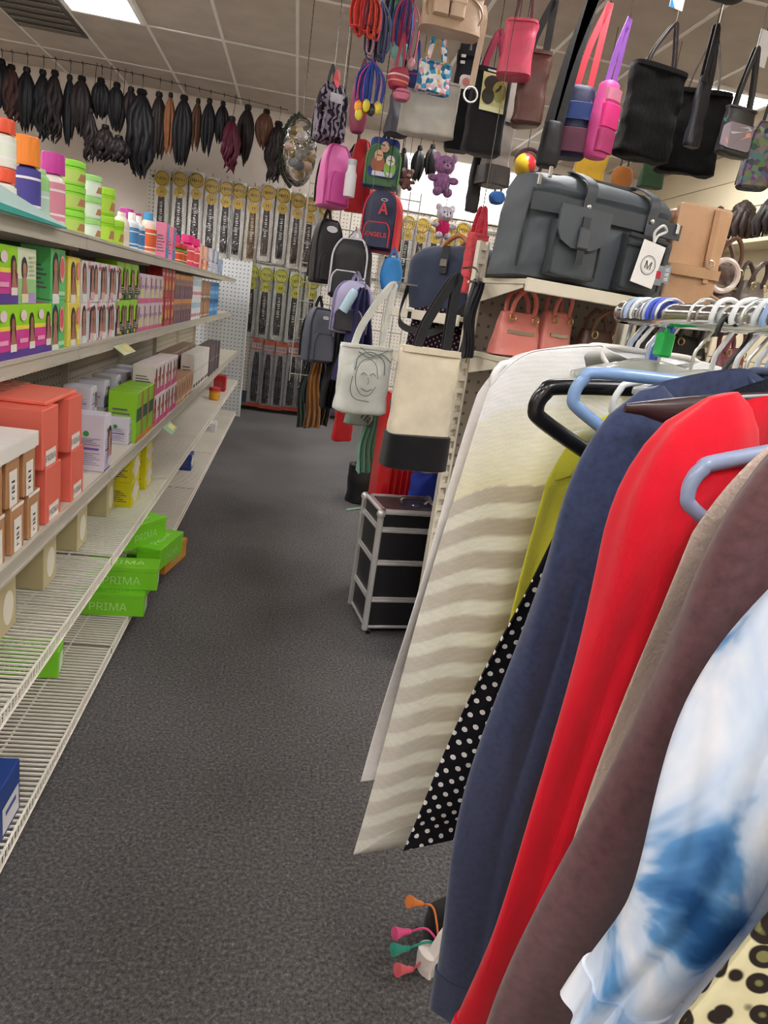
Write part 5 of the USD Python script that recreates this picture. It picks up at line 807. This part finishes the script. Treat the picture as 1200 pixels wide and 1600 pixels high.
# aluminium beauty case
a = PZ(562, 962, 0); ct = P(612, 838, 3.12)
CWD, CDP, CHT = .34, .30, P(590, 800, 3.1)[2]
t = thing('beauty_case', 'black beauty trolley case edged in silver aluminium', 'case', (.47+CWD/2, 3.14+CDP/2, 0), 9)
x0, x1, y0, y1 = -CWD/2, CWD/2, -CDP/2, CDP/2; tiers = [.04, CHT*.30, CHT*.60, CHT*.86, CHT]
for z0, z1 in zip(tiers[:-1], tiers[1:]):
    dr = part(t, 'tier', box(x0+.006, x1-.006, y0+.006, y1-.006, z0+.006, z1-.006, .003), 'leather', '#1b1b1e', False)
    for z in (z0, z1-.014): part(dr, 'edge_rail', cat(box(x0, x1, y0-.003, y0+.012, z, z+.014, .003), box(x0-.003, x0+.012, y0, y1, z, z+.014, .003), box(x1-.012, x1+.003, y0, y1, z, z+.014, .003), box(x0, x1, y1-.012, y1+.003, z, z+.014, .003)), 'aluminium', '#dad8d9')
for x in (x0, x1):
    for y in (y0, y1): part(t, 'corner_post', box(x-.014, x+.014, y-.014, y+.014, .03, CHT-.02, .006), 'aluminium', '#dddbdc'); part(t, 'corner_cap', mv(trimesh.creation.icosphere(2, .022), (x, y, CHT-.012)), 'aluminium', '#e0dedd', True); part(t, 'wheel', rot(lathe([(0, -.01), (.02, -.01), (.02, .01), (0, .01)], 14), 90, (0, 1, 0)).apply_translation((x*.85, y*.85, .021)), 'plastic', '#222')
part(t, 'lid_panel', box(x0+.02, x1-.02, y0+.02, y1-.02, CHT-.008, CHT-.001, .002), 'leather', '#3f3e42', False); part(t, 'lid_frame', cat(box(x0, x1, y0, y0+.03, CHT-.012, CHT+.006, .005), box(x0, x1, y1-.03, y1, CHT-.012, CHT+.006, .005), box(x0, x0+.03, y0, y1, CHT-.012, CHT+.006, .005), box(x1-.03, x1, y0, y1, CHT-.012, CHT+.006, .005)), 'aluminium', '#e4e2e2')
part(t, 'handle', tube(cr([(-.02, .0, CHT+.004), (-.02, .0, CHT+.03), (.1, .0, CHT+.03), (.1, .0, CHT+.004)], 6), .010, 8), 'metal', '#b9b9ba'); part(t, 'latch', box(.02, .06, -.05, -.02, CHT, CHT+.012, .003), 'metal', '#dcdcdc')
q = P(646, 752, 3.5); t = thing('gift_bag', 'crumpled royal blue shiny bag between suitcase and case', 'bag', (q[0]+.06, 3.515, 0), 5); part(t, 'body', soft(.20, P(646, 738, 3.5)[2], .07, lambda q: 1-.2*q, lambda q: 1-.4*q, 2.6, 44, 24, .02, 51, 14), 'nylon', '#2740b0')
# bag with tassels under the rack
q = PZ(672, 1478, 0); t = thing('tassel_bag', 'black and cream bag with pink and teal tassels lying on the carpet', 'bag', (q[0]+.06, q[1]+.02, 0), 20, None)
part(t, 'body', soft(.17, .12, .11, None, lambda q: 1-.4*q, 2.6, 40, 16, .012, 61), 'cloth', '#18171a'); part(t, 'cream_strap', strap(cr([(-.05, -.05, .115), (-.085, -.06, .09), (-.12, -.07, .035), (-.125, -.08, .012)], 6), .03, .008, (0, 1, 0)), 'cloth', '#e3d8d4'); part(t, 'white_lining', mv(soft(.05, .06, .06, None, None, 2.4, 20, 6, .006, 62), (-.105, -.05, .0)), 'cloth', '#e9e2dc')
for k, (x, y, z, c) in enumerate([(-.135, .0, .065, '#e0508a'), (-.145, -.02, .035, '#2f9a86'), (-.15, -.055, .008, '#e2606c'), (-.02, -.085, .006, '#5fae34'), (-.09, .03, .105, '#e0803a')]): part(t, 'tassel', rot(lathe([(0, 0), (.006, .002), (.008, .012), (.007, .018), (.016, .05), (0, .052)], 12), -78+k*4, (0, 1, 0)).apply_translation((x, y, z+.012)), 'cloth', c); part(t, 'tassel_cord', tube(cr([(-.08 if k != 3 else -.02, -.05, .07), ((x-.08)/2, (y-.05)/2, z+.035), (x, y, z+.012)], 4), .003, 5), 'cloth', c)
# trailing cord on the carpet
c1, c2 = PZ(578, 792, .0), PZ(541, 798, .0)
single('fringed_cord', tube(cr([(c1[0]+.02, c1[1], .012), ((c1[0]+c2[0])/2, c1[1]-.1, .008), (c2[0], c2[1], .008)], 8), [.008]*17, 6), 'cloth', '#9fc9bd', 'pale mint cord trailing on the carpet beside the aluminium case', 'cord')
# ------------------------------------------------------------------ clothes rack
RX, RZ = .50, 1.597
t = thing('clothes_rack', 'chrome clothes rack rail crowded with hanger hooks on the right', 'clothes rack', (RX, 0, 0))
part(t, 'rail', tube([(0, y, RZ) for y in np.linspace(-.6, 1.065, 12)], .016, 20), 'chrome', '#d0cfcd', 60); part(t, 'end_cap', mv(trimesh.creation.icosphere(3, .0175).apply_scale((1, .6, 1)), (0, 1.065, RZ)), 'chrome', '#bdbcba', True)
for y in (1.05, -.5): part(t, 'post', tube([(0, y, .06), (0, y, RZ-.016)], .0145, 14), 'chrome', '#c9c8c6', 60); part(t, 'foot_bar', tube([(-.28, y, .06), (.3, y, .06)], .015, 12), 'chrome', '#c9c8c6', 60)
part(t, 'base_bar', tube([(0, -.5, .06), (0, 1.05, .06)], .014, 12), 'chrome', '#c9c8c6', 60)
for y in (1.05, -.5):
    for x in (-.27, .29): part(t, 'caster', rot(mv(lathe([(0, -.012), (.028, -.012), (.028, .012), (0, .012)], 16), (0, 0, 0)), 90, (0, 1, 0)).apply_translation((x, y, .029)), 'plastic', '#232325')
TX_ = .21
def hook(r=.0205, z0=-.075): return cr([(0, 0, z0), (0, 0, -.045), (.006, 0, -r-.012), (r*1.0, 0, -.004), (r*.75, 0, r*.75), (0, 0, r+.001), (-r*.75, 0, r*.72), (-r, 0, .0), (-r*.9, 0, -.008)], 5)
def hanger(y, kind, mat, col, label, hookcol='#c4c6c8', hookmat='metal', yaw=0, z=0, hw=.21, tip=-.098, dx=0, th=.006, drop=0):
    t = thing('clothes_hanger', label, 'clothes hanger', (RX+dx, y, RZ+z), yaw)
    if drop:
        part(t, 'long_neck', tube([(0, 0, -.07), (0, 0, -.07-drop)], .004, 7), mat, col, 60); tip -= drop
    part(t, 'hook', tube(hook(), .0022 if hookmat == 'metal' else .0032, 7), hookmat, hookcol, 60)
    if kind == 'tube':
        p = cr([(0, 0, -.07-drop), (-.05, 0, -.074-drop), (-hw*.9, 0, tip+.004), (-hw*1.0, 0, tip-.006), (-hw*1.03, 0, tip-.024), (-hw*.97, 0, tip-.038), (-hw*.6, 0, tip-.075), (-hw*.45, 0, tip-.085), (hw*.45, 0, tip-.085), (hw*.6, 0, tip-.075), (hw*.97, 0, tip-.038), (hw*1.03, 0, tip-.024), (hw*1.0, 0, tip-.006), (hw*.9, 0, tip+.004), (.05, 0, -.074-drop)], 6, True)
        part(t, 'frame', tube(p, th, 9, True), mat, col, 60)
    else:
        top = [(x, -.062-drop-(abs(x)/hw)**1.5*(-tip-.062-drop)) for x in np.linspace(-hw, hw, 25)]; R = []
        for x, zz_ in top:
            e = max(1-(abs(x)/hw)**6, .25); R.append([(x+0*a, .0065*math.cos(a)*e*(1.6 if abs(x) > hw*.5 else 1), zz_-.014*e+.016*math.sin(a)*e) for a in np.linspace(0, 6.283, 12, endpoint=False)])
        part(t, 'shoulder_bar', loft(R), mat, col, 60)
        if kind == 'bar': part(t, 'trouser_bar', tube([(-hw*.85, 0, tip-.03), (-hw*.8, 0, tip-.055), (hw*.8, 0, tip-.055), (hw*.85, 0, tip-.03)], .004, 7), mat, col, 60)
    return t
def garment(y, mat, col, name, catg, label, L, hw=.205, tip=-.094, flare=.03, th=.02, amp=.014, folds=3.5, sleeve=None, seed=1, group=None, stripes=None, yaw=0, neck=.33, open_neck=.03, ruff=1.0, dx=0, zfall=0.0, smat=None, lean=0, nu=72, nv=60, asym=0, dz=0, po=.8, sfl=.6):
    """A piece of clothing on its hanger: front and back cloth that hang from the shoulder line in growing folds, and sleeves."""
    t = thing(name, label, catg, (RX+dx, y, RZ+dz), yaw, group)
    Us = np.concatenate([-1+.16*(np.linspace(0, 1, 12)**1.6), np.linspace(-.82, .82, nu-24), (1-.16*(np.linspace(0, 1, 12)**1.6))[::-1]])
    Vs = np.linspace(0, 1, nv)**1.15; rows, K = [], []
    A = np.abs(Us); q_ = np.clip((A-neck)/(1-neck), 0, 1); zt = -.052-(q_**1.25)*(-tip-.052)-.045*np.clip((A-.72)/.28, 0, 1)**2.4
    for v in Vs:
        W = hw+flare*v**.9; f = amp*v**.65
        ph = seed*1.7; fold = f*(np.sin(folds*math.pi*Us+ph+.5*v)+.45*np.sin(folds*1.9*math.pi*Us+ph*2.1-.8*v))+.25*f*np.sin(19*Us+seed+3*v)
        thk = th*np.maximum(1-A**5, 0)**.5*(.35+.65*v**.4); x = Us*W*(1+asym*v*(Us < 0)); bow = .006*ruff*np.sin(v*8+Us*4+seed)
        z = zt-v*(L+tip*.4)-zfall*v*A**2-.01*np.sin(7*Us+seed)*v
        fr = np.stack([x, fold-thk+bow-lean*v, z], 1); bk = np.stack([x, fold+thk+bow-lean*v, z], 1)
        nf = np.clip(1-A/neck, 0, 1)*open_neck*(1-v)**6; fr[:, 2] -= nf*1.0
        rows.append(np.vstack([fr, bk[::-1]]))
        if stripes is not None:
            rr_ = np.array([stripes(a, -.06-v*L+.55*min(e_+.052, 0)) for a, e_ in zip(x, zt)]); K.append(np.vstack([rr_, rr_[::-1]]))
    m = loft(rows); cc = col
    if stripes is not None: cc = np.vstack(K+[K[0].mean(0), K[-1].mean(0)])
    part(t, 'body', m, mat, cc, 60 if stripes is None else True)
    if sleeve:
        SL, r0, r1, out = sleeve
        for s in (-1, 1):
            R = []
            for v in np.linspace(0, 1, 40):
                a = np.linspace(0, 2*np.pi, 64, endpoint=False); e = math.sqrt(max(1-(1-min(v*6+.02, 1))**2, .02)); rr = (r0+(r1-r0)*v)*e; fl = sfl*(1-.2*v)
                wob = 1+.20*np.sin(3*a+seed+v*2.2)*v**.5+.05*np.sin(5*a-v*9+seed)
                for a0, dp_, wd in ((4.15+.25*math.sin(v*5+seed), .30, .20), (5.05+.2*math.sin(v*4+seed*2), .26, .16)): wob = wob-dp_*np.exp(-((a-a0)/wd)**2)*min(1, max(0, v*4-.25))
                cx_ = s*(hw-.035+out*v**po+.01*math.sin(v*6+seed)); cz = tip+.016-SL*v
                R.append(np.stack([cx_+rr*wob*np.cos(a), -.004-lean*v+rr*wob*fl*np.sin(a)+.006*math.sin(v*9+seed*2), np.full(64, cz)-rr*.35*np.cos(a)*s*(1-v)], 1))
            mm = loft(R)
            sc = col if stripes is None else np.array([stripes(a, b) for a, b in zip(mm.vertices[:, 0], mm.vertices[:, 2])])
            sl = part(t, 'sleeve', mm, smat or mat, sc, 60 if stripes is None else True)
            cf = [(np.asarray(q)-np.mean(q, 0))*[1.05, 1.08, 1]+np.mean(q, 0) for q in R[-4:]]; part(sl, 'cuff', loft(cf), smat or mat, col if stripes is None else None, 60)
    part(t, 'collar', tube(cr([(-hw*neck, 0, -.056), (-hw*neck*.5, -.014, -.07-open_neck*.6), (0, -.018, -.075-open_neck), (hw*neck*.5, -.014, -.07-open_neck*.6), (hw*neck, 0, -.056), (0, .012, -.052)], 6, True), .004, 6, True), mat, col if stripes is None else '#d9d6d0', 60)
    return t
# far to near: white striped poncho
TP, PL = C('#aea28f'), C('#dcd9c8')
def pstripe(x, z):
    q = z; n = 1+.05*math.sin(q*900)
    if q > -.15: return C('#e4e4e5')*n
    if q > -.27: return (C('#e2e0d6')*(q+.27)/.12+C('#dcd6b8')*(-.15-q)/.12)*n
    k = (-.27-q)/.052; f = k % 1; g_ = min(max(abs(f-.26)/.06-3.9, 0), 1) if f < .76 else 1-min(max((f-.94)/.06, 0), 1); c = TP*(1-g_)+PL*g_
    if int(k) % 3 == 2: c = c*.93+.02
    e = min(max((-x-.16)/.14, 0), 1); return (c*(1-.6*e)+C('#dcdad4')*.6*e)*n
garment(.955, 'gauze', '#dedcd4', 'poncho', 'clothing', 'sheer white poncho with beige stripes, first garment on the rack', .80, hw=.225, tip=-.085, flare=.085, th=.02, amp=.015, folds=2.6, seed=2, stripes=pstripe, zfall=.03, nu=96, nv=190, open_neck=.05)
garment(1.0, 'gauze', '#d9d4d2', 'poncho', 'clothing', 'plain off white gauzy top hanging behind the striped poncho', .72, hw=.225, tip=-.10, flare=.085, th=.012, amp=.012, folds=3, seed=5, nu=80)
hanger(.955, 'tube', 'plastic', '#dcdcdc', 'white hanger inside the striped poncho', tip=-.095, hw=.19, th=.004)
hanger(1.03, 'flat', 'paint', '#c08a55', 'tan wooden hanger turned sideways at the rail end', tip=-.085, hw=.11, yaw=-48)
hanger(1.0, 'tube', 'plastic', '#e6e6e6', 'white hanger carrying the plain gauzy top', hw=.2)
garment(.845, 'cloth', '#cfca3f', 'top', 'clothing', 'lemon yellow top peeking out beside the striped poncho', .56, dz=-.062, hw=.16, tip=-.125, flare=.02, th=.012, amp=.010, folds=4, seed=3, open_neck=.05)
hanger(.845, 'flat', 'clear_plastic', '#e8ecea', 'clear plastic hanger holding the yellow top', tip=-.105, hw=.16, hookcol='#d4d8d8', drop=.062)
garment(.775, 'polka', None, 'dress', 'clothing', 'black dress with small white polka dots', .54, dz=-.085, hw=.155, tip=-.13, flare=.125, th=.012, amp=.012, folds=4, seed=7, open_neck=.05)
hanger(.775, 'tube', 'plastic', '#141315', 'chunky black tubular hanger above the polka dot dress', th=.0095, hookcol='#2a2a2c', tip=-.092, z=-.014, hookmat='plastic')
hanger(.70, 'tube', 'plastic', '#7f9fcb', 'light blue tubular plastic hanger over the navy jacket', hookcol='#86a5d0', hookmat='plastic', tip=-.082, th=.0068, yaw=-3, hw=.196)
garment(.635, 'fleece', '#2f3a5a', 'jacket', 'clothing', 'navy blue fleece jacket on the rack', .78, hw=.20, tip=-.098, flare=.0, th=.018, amp=.022, folds=3.4, seed=4, sleeve=(.78, .056, .050, .03), po=.5)
hanger(.635, 'tube', 'plastic', '#c8cacc', 'grey hanger inside the navy jacket', hw=.14, tip=-.13)
garment(.60, 'cloth', '#191b28', 'top', 'clothing', 'black navy top hanging just in front of the navy jacket', .72, hw=.16, tip=-.11, flare=.02, th=.01, amp=.012, folds=4, seed=6)
hanger(.572, 'flat', 'plastic', '#3b2b2d', 'dark brown glossy flat hanger above the black top', tip=-.096, yaw=-4, hw=.205)
hanger(.515, 'flat', 'paint', '#cfc3b4', 'cream wooden hanger end showing behind the red cardigan', tip=-.105, hw=.205)
garment(.495, 'jersey', '#d4182c', 'cardigan', 'clothing', 'bright red cardigan hanging in the middle of the rack', .70, hw=.205, tip=-.088, flare=.03, th=.016, amp=.024, folds=3.6, seed=8, sleeve=(.66, .055, .046, .05), po=.5, open_neck=.01)
hanger(.46, 'tube', 'plastic', '#8c9bb8', 'grey blue tubular hanger in front of the red cardigan', tip=-.115, hw=.20, th=.0062, hookmat='plastic', hookcol='#9aa8c0', z=-.004)
garment(.435, 'cloth', '#d8c4b6', 'top', 'clothing', 'cream top showing as a thin edge before the red cardigan', .64, hw=.214, tip=-.12, flare=.045, th=.008, amp=.006, folds=3, seed=9)
garment(.375, 'fleece', '#5a3a3d', 'coat', 'clothing', 'wide maroon brown wool coat near the camera', .88, hw=.212, tip=-.075, flare=.05, th=.022, amp=.028, folds=3.4, seed=10, sleeve=(.70, .056, .066, .055), po=.7, open_neck=.0)
hanger(.375, 'tube', 'plastic', '#cfcfd2', 'pale hanger inside the maroon coat', hw=.14, tip=-.13)
garment(.30, 'tie_dye', None, 'tunic', 'clothing', 'blue and white tie dyed tunic near the right edge', .80, hw=.225, tip=-.10, flare=.05, th=.018, amp=.012, folds=3.5, seed=12, sleeve=(.36, .046, .040, .085), po=.9, dx=.012)
hanger(.30, 'tube', 'plastic', '#7d9fd0', 'blue tubular hanger inside the tie dyed tunic', hw=.16, hookmat='plastic', hookcol='#7d9fd0')
garment(.26, 'tie_dye', None, 'tunic', 'clothing', 'second paler tie dyed tunic, closest to the leopard garment', .80, hw=.215, tip=-.11, flare=.03, th=.015, amp=.012, folds=3.5, seed=15, sleeve=(.40, .040, .034, .06), po=.8, dx=.02)
garment(.215, 'leopard', None, 'dress', 'clothing', 'leopard print dress at the bottom right corner', .80, hw=.236, tip=-.12, flare=.22, th=.015, amp=.012, folds=3, seed=14)
# hooks crowding the far end of the rail
HK = [(1.03, '#b9c3cf', 'metal'), (1.022, '#a6b8d8', 'plastic'), (1.0, '#d9dcdf', 'plastic'), (.972, '#c3c9d2', 'metal'), (.962, '#aebdd6', 'plastic'), (.95, '#3f55c8', 'plastic'), (.938, '#4b62d0', 'plastic'), (.928, '#d5d8dc', 'metal'), (.80, '#d8dcde', 'plastic'), (.755, '#dfe3e4', 'plastic'), (.735, '#d5dadc', 'metal'), (.718, '#cfd6d8', 'plastic')]
for k, (y, c, mt) in enumerate(HK):
    hanger(y, 'flat', 'clear_plastic', '#dfe4e6', f'empty hanger on the rail, {o[k]} from the far end', hookcol=c, hookmat=mt, yaw=(k*37 % 23)-8, hw=.12, tip=-.09) if k % 3 or k == 6 else hanger(y, 'tube', 'plastic', c, f'empty tubular hanger on the rail, {o[k]} from the far end', hookcol=c, hookmat=mt, yaw=(k*29 % 21)-10, hw=.13, tip=-.09, th=.004)
t = thing('size_marker', 'small green plastic size marker clipped on the rail', 'marker', (RX, .918, RZ-.035)); part(t, 'clip', box(-.014, .006, -.01, .01, -.02, .012, .003), 'plastic', '#1fae52'); part(t, 'neck', tube([(-.004, 0, .01), (-.004, 0, .018)], .004, 6), 'plastic', '#1fae52')
